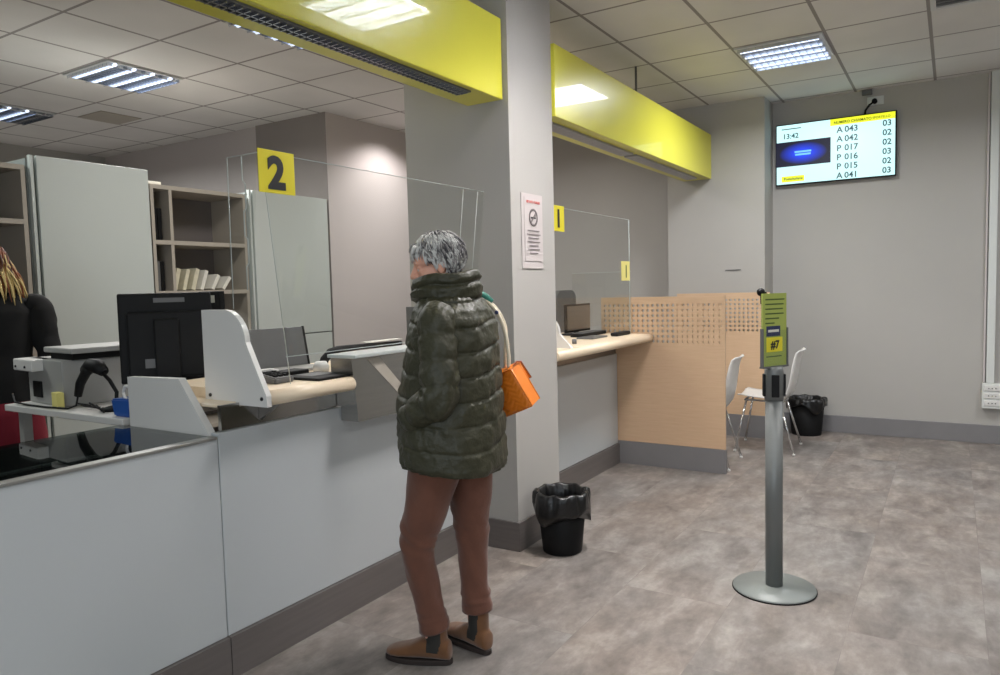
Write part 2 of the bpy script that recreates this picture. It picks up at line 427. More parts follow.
for (x, y, p, c) in ((5.66, 1.05, 26, (.96, .98, 1)), (3.26, 1.05, 74, (1, .96, .94)), (3.26, 5.25, 32, (1, .99, .98)), (3.26, 7.05, 26, (.95, 1, .98)), (3.26, 3.45, 20, (1, .97, .94)), (5.66, 3.45, 16, (1, .96, .94)),
                     (1.0, 5.25, 26, (.93, 1, .98)), (1.0, -1.2, 14, (.92, .97, 1)), (3.4, -1.35, 16, (1, .96, .92)), (5.66, -1.35, 22, (.95, .97, 1)), (.4, .6, 6, (.92, .97, 1))):
    inside = (x, y) == (3.26, 1.05)
    area((x, y, CZ - (.0045 if inside else .045)), .54, p, c, 165)

wl = area((-2.15, -.4, 1.6), 3.9, 42, (.84, .93, 1), 180, (0, -PI / 2, 0), 1.9)  # fill lamp at the added window, put in to lift the dim ceiling
wl.name = 'added_daylight_fill'; wl.data.shape = 'RECTANGLE'; wl.data.size = 1.9; wl.data.size_y = 3.9
# wall washing downlight over the teller side wall
def downlight(x, y, label):
    t = thing('downlight', label, 'downlight', (x, y, CZ))
    obj('ring', lathe([(.06, CZ - .001), (.085, CZ - .001), (.085, CZ - .012), (.06, CZ - .014)], (x, y, 0)), 'lamp_box', t)
    obj('lamp', lathe([(.0, CZ - .004), (.06, CZ - .004), (.0, CZ - .01)], (x, y, 0), 20), 'tube', t)
    l = bpy.data.lights.new('spot', 'SPOT'); l.energy = 38; l.spot_size = math.radians(128); l.spot_blend = .7; l.shadow_soft_size = .05; l.color = (1, .95, .93)
    o = bpy.data.objects.new('downlight_glow', l); COL.objects.link(o); o.location = (x, y, CZ - .03); o.rotation_euler = (math.radians(12), 0, 0)
downlight(5.66, 4.40, 'round downlight near the wall behind the second counter')

# ceiling air grille, two: one far left in the staff area, one at the top right
def grille(x0, y0, label):
    t = thing('ceiling_vent', label, 'vent', (x0 + .3, y0 + .3, CZ))
    bm = B()
    for q in ((0, .58, 0, .03), (0, .58, .55, .58), (0, .03, .03, .55), (.55, .58, .03, .55)): add_box(bm, x0 + .01 + q[0], x0 + .01 + q[1], y0 + .01 + q[2], y0 + .01 + q[3], CZ - .01, CZ - .001)
    obj('frame', bm, 'lamp_box', t)
    bm = B()
    for k in range(9): add_box(bm, x0 + .05 + k * .056, x0 + .07 + k * .056, y0 + .04, y0 + .56, CZ - .012, CZ - .001)
    obj('grille', bm, 'mid_grey', t)
grille(4.76, -.45, 'square ceiling air grille at the top right corner')
t = thing('ceiling_vent', 'faint flat ceiling vent deep in the staff area', 'vent', (3.95, 6.55, CZ))
bm = box(3.72, 4.1, 6.36, 6.74, CZ - .008, CZ - .001, bev=.003)
obj('plate', bm, 'shelf', t)

# ------------------------------------------------------------------ yellow beams
def beam(x0, x1, label, yf=1.95):
    t = thing('overhead_beam', label, 'overhead light beam', ((x0 + x1) / 2, 2.06, 2.36), 'yellow light beams over the counters')
    bm = box(x0, x1, yf, 2.19, 2.36, 2.765, bev=.004); obj('casing', bm, 'yellow', t); return t
bt = beam(-.6, 3.262, 'glossy yellow beam with a long louvred light, left of the column', 1.972)
bm = B(); add_box(bm, 1.5, 3.02, 2.005, 2.013, 2.352, 2.362); add_box(bm, 1.5, 3.02, 2.085, 2.093, 2.352, 2.362); add_box(bm, 1.5, 1.508, 2.013, 2.085, 2.352, 2.362); add_box(bm, 3.012, 3.02, 2.013, 2.085, 2.352, 2.362)
add_box(bm, 1.508, 3.012, 2.013, 2.085, 2.357, 2.3605)
lg = obj('light_frame', bm, 'mid_grey', bt)
bm = B()
for k in range(48): add_box(bm, 1.52 + k * .0315, 1.5245 + k * .0315, 2.014, 2.084, 2.345, 2.3575)
add_box(bm, 1.51, 3.01, 2.047, 2.052, 2.345, 2.3575)
obj('louvre', bm, 'louvre', lg)
bt2 = beam(3.752, 6.898, 'glossy yellow beam with two slim grey lights, right of the column', 1.925)
for (a, b) in ((3.8, 5.14), (5.2, 6.7)):
    lg = obj('light_lens', box(a, b, 2.0, 2.1, 2.345, 2.3605, bev=.004), 'dim_lens', bt2)
obj('hanger_rod', tube([(5.36, 2.06, 2.76), (5.36, 2.06, CZ)], .009, 8), 'mid_grey', bt2)
for (x) in (1.0, 2.3):
    obj('hanger_rod', tube([(x, 2.06, 2.76), (x, 2.06, CZ)], .009, 8), 'mid_grey', bt)

# ------------------------------------------------------------------ counters
def rounded_worktop(x0, x1, yf, yb, z0, z1):
    r = (z1 - z0) / 2; pts = []
    for k in range(13):
        a = PI / 2 + PI * k / 12
        pts.append((x0, yf + r + r * math.cos(a), (z0 + z1) / 2 + r * math.sin(a)))
    pts += [(x0, yb, z0), (x0, yb, z1)]
    bm = prism(pts, (x1 - x0, 0, 0))
    for f in bm.faces:
        if len(f.verts) == 4 and abs(f.calc_center_median().y - yf) < 2 * r: f.smooth = True
    return bm
# near counter front: two white panels with a plinth
t = thing('service_counter', 'white laminate counter front under window 2, beside the woman', 'counter', (2.4, 2.3, 0))
obj('panel', box(1.661, 3.268, 2.23, 2.27, .158, .905, bev=.002), 'white_lam', t)
obj('plinth', box(1.661, 3.254, 2.215, 2.27, 0, .156), 'plinth', t)
# second counter front
t = thing('service_counter', 'white laminate counter front between the column and perforated screen', 'counter', (4.5, 2.3, 0))
obj('panel', box(3.752, 5.318, 2.23, 2.27, .158, .865, bev=.002), 'white_lam', t)
obj('plinth', box(3.767, 5.318, 2.215, 2.27, 0, .156), 'plinth', t)
obj('skirt', box(3.752, 5.318, 2.24, 2.27, .866, .95), 'steel_dull', t)
# worktops
wt = thing('worktop', 'pale wood worktop with rounded nose at window 2', 'worktop', (2.4, 2.5, .985))
obj('top', rounded_worktop(1.80, 2.268, 2.125, 2.78, .985, 1.042), 'worktop', wt)
obj('top', rounded_worktop(2.27, 3.268, 2.33, 2.78, .985, 1.042), 'worktop', wt)
obj('top', box(1.695, 1.799, 2.269, 2.78, .99, 1.002, bev=.002), 'worktop', wt)
obj('skirt', box(1.692, 2.272, 2.25, 2.268, .907, .984), 'steel', wt)
obj('skirt', box(1.692, 1.774, 2.25, 2.268, .9845, 1.0), 'steel', wt)
obj('bracket', prism([(1.86, 2.15, .984), (1.86, 2.249, .984), (1.86, 2.249, .92)], (.02, 0, 0)), 'steel_dull', wt)
wt1 = thing('worktop', 'pale worktop with rounded nose at window 1 beyond the column', 'worktop', (4.5, 2.4, .95))
obj('top', rounded_worktop(3.752, 5.32, 1.93, 2.75, .962, 1.022), 'worktop', wt1)
def brack(x):
    obj('bracket', prism([(x, 2.02, .96), (x, 2.225, .96), (x, 2.225, .90)], (.02, 0, 0)), 'white_pl', wt1)
brack(4.9); brack(4.25)

# rounded dividers
def divider(x, yf, yb, z0, z1, label, th=.022, m='white_pl', rear=.0):
    t = thing('counter_divider', label, 'counter divider', (x, (yf + yb) / 2, z0))
    pts = [(x, yf, z0), (x, yf - 0.0, z0 + .04)]
    R = .12; ytop = yf + .11
    slope = [(x, yf + (.10) * (k / 4.), z0 + .04 + (z1 - R - z0 - .04) * (k / 4.)) for k in range(1, 5)]
    pts += slope
    y1 = yf + .10
    for k in range(1, 9):
        a = PI / 2 * k / 8
        pts.append((x, y1 + R * (1 - math.cos(a)), z1 - R + R * math.sin(a)))
    pts += [(x, yb, z1), (x, yb, z0)]
    obj('panel', prism(pts, (th, 0, 0)), m, t)
    for yy in (yf + .025, yb - .03):
        bm = B(); add_tube(bm, [(x - .004, yy, z0 + .03), (x + .001, yy, z0 + .03)], .007, 10); obj('screw', bm, 'ink', t)
    return t
divider(1.775, 2.10, 2.445, .990, 1.345, 'white rounded divider wing at the left end of the window 2 worktop')
divider(3.10, 2.14, 2.52, 1.0, 1.31, 'grey divider wing between the woman and the column', m='mid_grey')
divider(3.99, 1.95, 2.35, .965, 1.23, 'white divider wing at window 1, mostly behind the column')
# slanted end wing by the display case
t = thing('end_panel', 'white slanted end panel between display case and worktop', 'counter divider', (1.66, 2.5, .88))
pr_ = [(1.655, 2.262, .884), (1.655, 2.435, 1.095), (1.655, 2.76, 1.088), (1.655, 2.76, .884)]
obj('panel', prism(pr_, (.03, 0, 0)), 'white_pl', t)

# steel hatch box
t = thing('parcel_hatch', 'brushed steel parcel hatch set in the counter beside the woman', 'parcel hatch', (2.65, 2.35, .83))
bm = prism([(2.345, 2.17, .838), (2.345, 2.20, 1.105), (2.345, 2.32, 1.105), (2.345, 2.32, .900), (2.345, 2.270, .900), (2.345, 2.270, .838)], (.008, 0, 0)); obj('side_panel', bm, 'steel', t)
bm = prism([(2.98, 2.17, .838), (2.98, 2.20, 1.105), (2.98, 2.32, 1.105), (2.98, 2.32, .900), (2.98, 2.270, .900), (2.98, 2.270, .838)], (.008, 0, 0)); obj('side_panel', bm, 'steel', t)
bm = prism([(2.353, 2.17, .838), (2.353, 2.20, 1.105), (2.353, 2.208, 1.105), (2.353, 2.178, .838)], (.627, 0, 0)); obj('front_panel', bm, 'steel', t)
bm = prism([(2.44, 2.1989, 1.098), (2.52, 2.1989, 1.098), (2.72, 2.1747, .885), (2.66, 2.1747, .885)], (0, -.0015, 0)); obj('diagonal_band', bm, 'shelf', t)  # thin pale diagonal band laid on the hatch front
obj('lid', box(2.335, 3.0, 2.17, 2.33, 1.107, 1.122, bev=.003), 'glass_edge', t)
t.location += V((-.07, -.045, .012))
bm = lathe([(.0, 1.0425), (.035, 1.0425), (.036, 1.07), (.024, 1.09), (0, 1.092)], (2.36, 2.42, 0), 24); one('stamp_holder', bm, 'white_pl', 'white rounded holder just behind the left end of the steel hatch', 'holder')

# ------------------------------------------------------------------ display case
t = thing('display_counter', 'white counter with dark glass display top at the lower left', 'display counter', (.3, 2.5, 0))
obj('panel', box(-1.3, 1.657, 2.23, 2.27, .158, .885, bev=.002), 'white_lam', t)
obj('plinth', box(-1.3, 1.657, 2.215, 2.27, 0, .156), 'plinth', t)
bm = box(-1.28, 1.65, 2.272, 2.30, .62, .884); add_box(bm, -1.28, 1.65, 2.79, 2.815, .0, .884); add_box(bm, -1.28, 1.65, 2.30, 2.79, .60, .62); add_box(bm, 1.632, 1.65, 2.30, 2.79, .62, .884)
obj('tray', bm, 'case_in', t)
obj('trim', box(-1.29, 1.652, 2.222, 2.262, .886, .897, bev=.002), 'alu', t)
obj('glass_top', box(-1.28, 1.650, 2.263, 2.82, .886, .894), 'glass_case', t)
bm = tube([(.6, 2.46, .868), (1.28, 2.48, .868), (1.36, 2.44, .868)], .006, 8); obj('rail', bm, 'white_pl', t)
bm = box(1.22, 1.36, 2.42, 2.47, .80, .815, bev=.003); obj('bracket', bm, 'black', t)

# ------------------------------------------------------------------ acrylic screens
def sheet(t, p0, p1, p2, p3, th=.006, name='pane'):
    """quad corners: bottom-left, bottom-right, top-right, top-left"""
    p = [V(q) for q in (p0, p1, p2, p3)]
    n = (p[1] - p[0]).cross(p[3] - p[0]).normalized() * th
    bm = B(); add_prism(bm, p, n); o = obj(name, bm, 'glass', t)
    return o
def edge(t, a, b, r=.0018): return obj('edge', tube([a, b], r, 6), 'glass_edge', t)
t = thing('acrylic_screen', 'tall clear acrylic screen over the window 2 worktop', 'protective screen', (2.4, 2.2, 1.04))
A0, A1 = (1.955, 2.19, 1.155), (3.255, 2.19, 1.155)
A3, A2 = (1.80, 2.10, 1.905), (3.255, 2.10, 1.905)
sheet(t, A0, A1, A2, A3)
for q in ((A3, A2), (A0, A1), (A3, (1.985, 2.205, 1.045))): edge(t, *q)
edge(t, (3.07, 2.10, 1.905), (3.07, 2.19, 1.155), .0014); edge(t, (3.2, 2.10, 1.905), (3.2, 2.19, 1.155), .0014)
sheet(t, (1.802, 2.305, 1.045), (1.802, 2.22, 1.045), (1.802, 2.12, 1.905), (1.802, 2.285, 1.905))
for q in (((1.802, 2.285, 1.905), (1.802, 2.10, 1.905)), ((1.802, 2.285, 1.905), (1.802, 2.29, 1.347))): edge(t, *q)
# wavy routed joint of the side pane
pts = []
z = 1.90
yy = 2.19
k = 0
while z > 1.40:
    o_ = .0 if k % 2 else .014
    pts += [(1.800, yy + o_, z), (1.800, yy + o_, z - .085)]; z -= .10; k += 1
obj('joint', tube(pts, .0022, 6), 'glass_edge', t)
t = thing('number_sign', 'yellow card with black figure 2 on the near acrylic screen', 'number sign', (1.87, 2.09, 1.76))
obj('card', box(1.778, 1.944, 2.088, 2.0925, 1.762, 1.915, bev=.001), 'yellow_sign', t)
b_ = text_bm('2', .156, (1.818, 2.0868, 1.782), (1, 0, 0), (0, 0, 1), font_bold=.045); obj('figure', b_, 'ink', t)

t = thing('acrylic_screen', 'clear acrylic screen over the window 1 worktop beyond the column', 'protective screen', (4.5, 2.1, 1.02))
sheet(t, (4.03, 2.10, 1.12), (5.275, 2.10, 1.12), (5.275, 2.10, 1.89), (4.03, 2.10, 1.89))
edge(t, (4.03, 2.10, 1.89), (5.275, 2.10, 1.89)); edge(t, (5.275, 2.10, 1.89), (5.275, 2.10, 1.024), .004)
sheet(t, (5.306, 2.10, 1.03), (5.306, 2.6, 1.03), (5.306, 2.6, 1.5), (5.306, 2.10, 1.5)); edge(t, (5.306, 2.10, 1.5), (5.306, 2.6, 1.5), .0018)
t = thing('number_sign', 'yellow card with black figure 1 beside the column', 'number sign', (4.07, 2.09, 1.74))
obj('card', box(3.965, 4.165, 2.088, 2.0925, 1.742, 1.90, bev=.001), 'yellow_sign', t)
b_ = text_bm('1', .15, (4.048, 2.0868, 1.77), (1, 0, 0), (0, 0, 1), font_bold=.035); obj('figure', b_, 'ink', t)
t = thing('number_sign', 'small pale yellow card with dark figure low on the window 1 screen', 'number sign', (5.19, 2.09, 1.43))
obj('card', box(5.10, 5.262, 2.091, 2.0945, 1.43, 1.575, bev=.001), 'sticky', t)
b_ = text_bm('1', .13, (5.155, 2.0898, 1.455), (1, 0, 0), (0, 0, 1), font_bold=.02); obj('figure', b_, 'darkgreen', t)

# ------------------------------------------------------------------ perforated screens
def perforated(name, x, y0, y1, z0, z1, zh0, pitch, rad, label, th=.022):
    t = thing(name, label, 'partition screen', (x, (y0 + y1) / 2, 0))
    bm = B(); xa, xb = x - th / 2, x + th / 2
    add_box(bm, xa, xb, y0, y1, z0, zh0)
    ny = int((y1 - y0) / pitch); nz = int((z1 - .012 - zh0) / pitch)
    my = (y1 - y0 - ny * pitch) / 2; zt = zh0 + nz * pitch
    add_box(bm, xa, xb, y0, y1, zt, z1)
    if my > .001:
        add_box(bm, xa, xb, y0, y0 + my, zh0, zt); add_box(bm, xa, xb, y1 - my, y1, zh0, zt)
    for i in range(ny):
        for j in range(nz):
            c0 = y0 + my + (i + .5) * pitch; c1 = zh0 + (j + .5) * pitch; h = pitch / 2
            sq = [(h, 0), (h, h), (0, h), (-h, h), (-h, 0), (-h, -h), (0, -h), (h, -h)]
            ci = [(rad * math.cos(k * PI / 4), rad * math.sin(k * PI / 4)) for k in range(8)]
            vs = {}
            for s, X in ((0, xa), (1, xb)):
                vs[s, 0] = [bm.verts.new((X, c0 + a, c1 + b)) for a, b in sq]; vs[s, 1] = [bm.verts.new((X, c0 + a, c1 + b)) for a, b in ci]
            for k in range(8):
                q = (k + 1) % 8
                bm.faces.new((vs[0, 0][k], vs[0, 1][k], vs[0, 1][q], vs[0, 0][q]))
                bm.faces.new((vs[1, 0][q], vs[1, 1][q], vs[1, 1][k], vs[1, 0][k]))
                bm.faces.new((vs[0, 1][k], vs[1, 1][k], vs[1, 1][q], vs[0, 1][q]))
    obj('board', bm, 'beech', t)
    obj('plinth', box(x - th / 2 - .012, x + th / 2 + .012, y0 - .004, y1, 0, z0 - .001), 'base', t)
    return t
perforated('perforated_screen', 5.335, 1.395, 2.36, .178, 1.302, .945, .039, .0125, 'beech screen with rows of round holes, in front beside the counter')
perforated('perforated_screen', 6.72, 1.37, 2.20, .2, 1.302, .945, .039, .0115, 'beech screen with round holes standing behind the two chairs')

# ------------------------------------------------------------------ back cabinets
YC = 4.88
def shelf_unit(x0, x1, name, label, uprights, shelves, zt, back='shelf_back'):
    t = thing(name, label, 'shelving', ((x0 + x1) / 2, YC + .2, 0))
    bm = box(x0, x1, YC + .42, YC + .44, 0, zt); obj('back_panel', bm, back, t)
    bm = B()
    for u in [x0, x1 - .025] + uprights: add_box(bm, u, u + .025, YC + .02, YC + .42, 0, zt)
    obj('uprights', bm, 'shelf', t)
    for z in shelves + [zt]: obj('shelf', box(x0 + .001, x1 - .001, YC + .0185, YC + .419, z - .03, z + .0005), 'shelf', t)
    return t
shelf_unit(-.6, 2.36, 'shelf_unit', 'dark open shelving at the far left behind the staff member', [.4, 1.4], [.4, .9, 1.40, 1.90], 2.235, 'shelf_dark')
shelf_unit(3.19, 4.02, 'shelf_unit', 'beige open shelving between the two pale cabinet doors', [3.335], [.4, .9, 1.44, 1.81], 2.21)
def cab_door(x0, x1, zt, label):
    t = thing('storage_cabinet', label, 'cabinet', ((x0 + x1) / 2, YC + .2, 0))
    obj('body', box(x0, x1, YC + .03, YC + .44, 0, zt - .02), 'cab_frame', t)
    obj('door', box(x0 + .05, x1 - .012, YC, YC + .025, 1.045, zt, bev=.003), 'cab_white', t)
    obj('door', box(x0 + .05, x1 - .012, YC, YC + .025, .08, 1.035, bev=.003), 'cab_white', t)
    obj('side_strip', box(x0 + .012, x0 + .03, YC - .002, YC + .03, .08, zt), 'cab_white', t)
    return t
cab_door(2.37, 3.18, 2.30, 'tall pale grey-green cabinet behind the black monitor')
ct = cab_door(4.03, 4.93, 2.25, 'tall pale cabinet in the corner behind the figure 2 sign')
# contents
def folder(x0, x1, y0, z0, z1, m, label, cat='folder', group=None, lean=0, name='folder'):
    bm = box(x0, x1, y0, y0 + .24, z0, z1, bev=.003)
    if lean: bmesh.ops.rotate(bm, verts=bm.verts[:], cent=(x0, y0, z0), matrix=Matrix.Rotation(lean, 3, 'Y'))
    if lean:
        mz = min(v.co.z for v in bm.verts); bmesh.ops.translate(bm, verts=bm.verts[:], vec=(0, 0, z0 - mz + .0005))
    return one(name, bm, m, label, cat, group)
x = 3.385
FL = ['leftmost', 'second', 'third', 'fourth', 'fifth', 'sixth']
for k, (w, h, ln) in enumerate(((.035, .17, .25), (.03, .165, .28), (.035, .17, .30), (.03, .16, .34), (.03, .13, .5), (.028, .12, .65))):
    folder(x, x + w, YC + .1, 1.441, 1.441 + h, 'paper_cream' if k < 3 else 'paper', FL[k] + ' of the cream paper folders leaning on the middle shelf', 'folder', 'leaning folders', lean=ln)
    x += w + (.045 if k < 3 else .07)
for k in range(3):
    folder(3.225 + k * .034, 3.255 + k * .034, YC + .1, 1.811, 2.05, 'black', ['leftmost', 'middle', 'rightmost'][k] + ' dark ring binder in the narrow upper shelf bay', 'binder', 'upper binders', name='ring_binder')
    folder(3.225 + k * .034, 3.255 + k * .034, YC + .1, 1.441, 1.66, 'mid_grey' if k == 1 else 'black', ['leftmost', 'middle', 'rightmost'][k] + ' dark ring binder in the narrow lower shelf bay', 'binder', 'lower binders', name='ring_binder')
one('paper_stack', box(3.20, 3.30, YC + .05, YC + .3, 2.2105, 2.235, bev=.002), 'paper', 'white paper stack on top of the beige shelving', 'paper stack')

# ------------------------------------------------------------------ staff desk and its things
t = thing('desk', 'white staff desk behind the display case', 'desk', (2.1, 3.3, 0))
obj('top', box(1.66, 2.62, 2.822, 3.78, .884, .914, bev=.004), 'white_pl', t)
for (x, y) in ((1.70, 3.70), (2.57, 3.70), (2.57, 2.87), (1.70, 2.87)): obj('leg', box(x, x + .04, y, y + .04, 0, .884), 'grey_pl', t)
ZD = .9145
def rot_about(bm, c, deg):
    bmesh.ops.rotate(bm, verts=bm.verts[:], cent=c, matrix=Matrix.Rotation(math.radians(deg), 3, 'Z')); return bm
# printer
PC = (1.93, 3.62, 0); PA = -6
t = thing('printer', 'light grey desktop printer with scanner tray on the staff desk', 'printer', (1.93, 3.62, ZD))
obj('body', rot_about(box(1.75, 2.10, 3.36, 3.74, ZD, 1.125, bev=.006), PC, PA), 'grey_pl', t)
obj('tray', rot_about(box(1.70, 1.80, 3.56, 3.775, 1.07, 1.125, bev=.006), PC, PA), 'white_pl', t)
obj('port', rot_about(box(1.741, 1.751, 3.58, 3.67, .945, 1.02, bev=.002), PC, PA), 'black', t)
obj('lid', rot_about(box(1.77, 2.12, 3.30, 3.60, 1.155, 1.18, bev=.006), PC, PA), 'grey_pl', t)
obj('lid_gap', rot_about(box(1.79, 2.10, 3.34, 3.57, 1.125, 1.155), PC, PA), 'black', t)
for yy in (3.63, 3.74):
    bm = B(); add_tube(bm, [(1.695, yy, 1.09), (1.702, yy, 1.09)], .006, 8); obj('screw', rot_about(bm, PC, PA), 'ink', t)
one('sticky_note_block', rot_about(box(1.695, 1.725, 3.36, 3.43, ZD, .985, bev=.002), (1.72, 3.4, 0), -10), 'sticky', 'pale yellow note block standing before the printer', 'sticky notes')
# barcode scanner on stand
t = thing('barcode_scanner', 'black handheld barcode scanner propped on its stand by the printer', 'barcode scanner', (1.75, 3.15, ZD))
bm = B(); add_tube(bm, [(1.72, 3.25, .975), (1.725, 3.235, 1.03), (1.74, 3.21, 1.08), (1.75, 3.18, 1.105)], [.016, .02, .022, .026], 10); obj('grip', bm, 'black', t)
bm = B(); add_tube(bm, [(1.75, 3.24, 1.085), (1.75, 3.19, 1.11), (1.75, 3.13, 1.105), (1.75, 3.09, 1.085)], [.02, .03, .032, .022], 10); obj('head', bm, 'black', t)
bm = B(); add_tube(bm, [(1.75, 3.10, 1.08), (1.75, 3.05, 1.05), (1.76, 3.02, 1.0), (1.76, 3.03, .93), (1.76, 3.04, ZD + .004)], .008, 8); obj('neck', bm, 'black', t)
obj('base', lathe([(.05, ZD), (.05, ZD + .012), (.02, ZD + .02), (0, ZD + .02)], (1.78, 3.08, 0), 20), 'black', t)
bm = tube([(1.72, 3.25, .975), (1.71, 3.25, .935), (1.70, 3.30, .92), (1.68, 3.45, .92), (1.68, 3.6, .92), (1.68, 3.72, .925), (1.69, 3.76, .96)], .0045, 8); one('cable', bm, 'black', 'black cable curving along the front edge of the staff desk', 'cable')
bm = B()
for k in range(5):
    y0 = 3.02 + k * .05
    add_tube(bm, [(1.70 + .02 * k, y0, .922), (1.72, y0 + .04, .935 + .008 * (k % 3)), (1.74 + .01 * k, y0 + .09, .925), (1.78, y0 + .12, .921)], .004, 6)
one('cable_tangle', bm, 'black', 'tangle of thin black cables beside the blue tub', 'cables')
t = thing('tub', 'small blue plastic tub on the desk edge by the end panel', 'tub', (1.73, 2.85, ZD))
bm = prism([(1.69, 2.82, ZD), (1.69, 2.93, ZD), (1.69, 2.95, .985), (1.69, 2.81, .99)], (.10, 0, 0)); bmesh.ops.bevel(bm, geom=bm.edges[:], offset=.006, segments=2, affect='EDGES'); obj('body', bm, 'blue', t)
bm = B(); add_tube(bm, [(1.72 + .0, 2.875 + .028 * math.cos(a * PI / 8), 1.01 + .028 * math.sin(a * PI / 8)) for a in range(17)], .006, 8); one('tape_roll', bm, 'white_pl', 'small white tape roll standing in the blue tub', 'tape roll')
# monitor (back)
t = thing('monitor', 'large black computer monitor seen from behind on the staff desk', 'monitor', (1.95, 3.02, ZD))
mm = Matrix.Translation((1.985, 2.985, 0)) @ Matrix.Rotation(math.radians(-34), 4, 'Z') @ Matrix.Diagonal((.80, 1, 1, 1))
def mon(bm): bmesh.ops.transform(bm, matrix=mm, verts=bm.verts[:]); return bm
def tilt(bm, deg=-4, c=(0, 0, 1.1)):
    bmesh.ops.rotate(bm, verts=bm.verts[:], cent=c, matrix=Matrix.Rotation(math.radians(deg), 3, 'X')); return bm
obj('casing', mon(tilt(box(-.24, .24, 0, .035, 1.02, 1.418, bev=.008))), 'black', t)
obj('bulge', mon(tilt(box(-.2, .2, -.028, .001, 1.035, 1.335, bev=.012))), 'black', t)
obj('column_cover', mon(tilt(box(-.065, .065, -.045, -.027, 1.01, 1.30, bev=.008))), 'black', t)
obj('vent_strip', mon(tilt(box(-.06, .10, -.003, .001, 1.375, 1.395))), 'mid_grey', t)
obj('port_panel', mon(tilt(box(-.115, -.065, -.032, -.027, 1.085, 1.125))), 'mid_grey', t)
obj('neck', mon(box(-.04, .04, -.005, .03, ZD + .012, 1.08, bev=.005)), 'black', t)
obj('foot', mon(box(-.13, .13, -.06, .13, ZD, ZD + .012, bev=.005)), 'black', t)
t = thing('device_box', 'black box with a white label, tucked right of the monitor', 'electronic device', (2.3, 3.15, ZD))
bm = box(2.24, 2.27, 2.945, 3.1, 1.325, 1.42, bev=.004); obj('body', bm, 'black', t)
obj('label_sticker', box(2.237, 2.24, 2.98, 3.05, 1.365, 1.40), 'paper', t)
obj('stand', box(2.245, 2.265, 3.0, 3.06, ZD, 1.325), 'black', t)

# window 2 worktop things
ZW = 1.0425
t = thing('laptop', 'open laptop showing its pale grey screen on the window 2 worktop', 'laptop', (2.25, 2.75, ZW))
mm = Matrix.Translation((2.335, 2.62, 0)) @ Matrix.Rotation(math.radians(-8), 4, 'Z')
bm = box(-.17, .17, -.10, .06, ZW, ZW + .014, bev=.003); obj('keyboard', mon(bm), 'grey_pl', t)
bm = box(-.17, .17, .06, .07, ZW + .01, ZW + .20, bev=.003); bmesh.ops.rotate(bm, verts=bm.verts[:], cent=(0, .06, ZW), matrix=Matrix.Rotation(math.radians(-12), 3, 'X')); obj('screen', mon(bm), 'mid_grey', t)
bm = box(.166, .178, .058, .074, ZW + .01, ZW + .202, bev=.002); bmesh.ops.rotate(bm, verts=bm.verts[:], cent=(0, .06, ZW), matrix=Matrix.Rotation(math.radians(-12), 3, 'X')); obj('bezel', mon(bm), 'black', t)
t = thing('card_terminal', 'grey card payment terminal behind the white divider wing', 'card terminal', (1.98, 2.40, ZW))
bm = prism([(1.965, 2.27, ZW), (1.965, 2.41, ZW), (1.965, 2.41, ZW + .045), (1.965, 2.27, ZW + .022)], (.10, 0, 0)); bmesh.ops.bevel(bm, geom=bm.edges[:], offset=.005, segments=2, affect='EDGES'); obj('body', bm, 'mid_grey', t)
bm = B()
for i in range(3):
    for j in range(4): add_box(bm, 1.98 + i * .026, 1.998 + i * .026, 2.29 + j * .022, 2.304 + j * .022, ZW + .024 + j * .003, ZW + .034 + j * .003)
obj('keypad', bm, 'black', t)
bm = tube([(2.02, 2.45, ZW + .012), (2.06, 2.48, ZW + .03), (2.12, 2.48, ZW + .03), (2.17, 2.49, ZW + .02)], .011, 8); one('hand_stamp', bm, 'white_pl', 'white and black hand stamp lying behind the card terminal', 'hand stamp')
t = thing('signature_tablet', 'thin black signature tablet on the window 2 worktop', 'signature tablet', (2.22, 2.33, ZW))
obj('body', rot_about(box(2.10, 2.30, 2.17, 2.38, ZW, ZW + .012, bev=.004), (2.2, 2.3, 0), 0), 'black', t)
obj('screen', rot_about(box(2.14, 2.27, 2.25, 2.35, ZW + .012, ZW + .0135), (2.2, 2.3, 0), 0), 'mid_grey', t)
one('receipt_printer', box(2.14, 2.27, 2.40, 2.49, ZW, ZW + .025, bev=.005), 'black', 'low black box behind the signature tablet', 'receipt printer')
one('bent_arm', tube([(2.455, 2.52, ZW + .004), (2.455, 2.51, ZW + .012), (2.463, 2.50, ZW + .045), (2.50, 2.5, ZW + .075), (2.56, 2.5, ZW + .084), (2.70, 2.5, ZW + .084), (3.02, 2.5, ZW + .078)], [.018, .021, .021, .019, .017, .015, .013], 10), 'black_soft', 'black bent arm reaching over the steel hatch', 'bent arm')  # plain black bent arm above the hatch, not a tray
one('paper_sheet', box(2.74, 3.0, 2.47, 2.53, ZW + .102, ZW + .104), 'paper', 'white paper sheet lying on the black bent arm', 'paper')

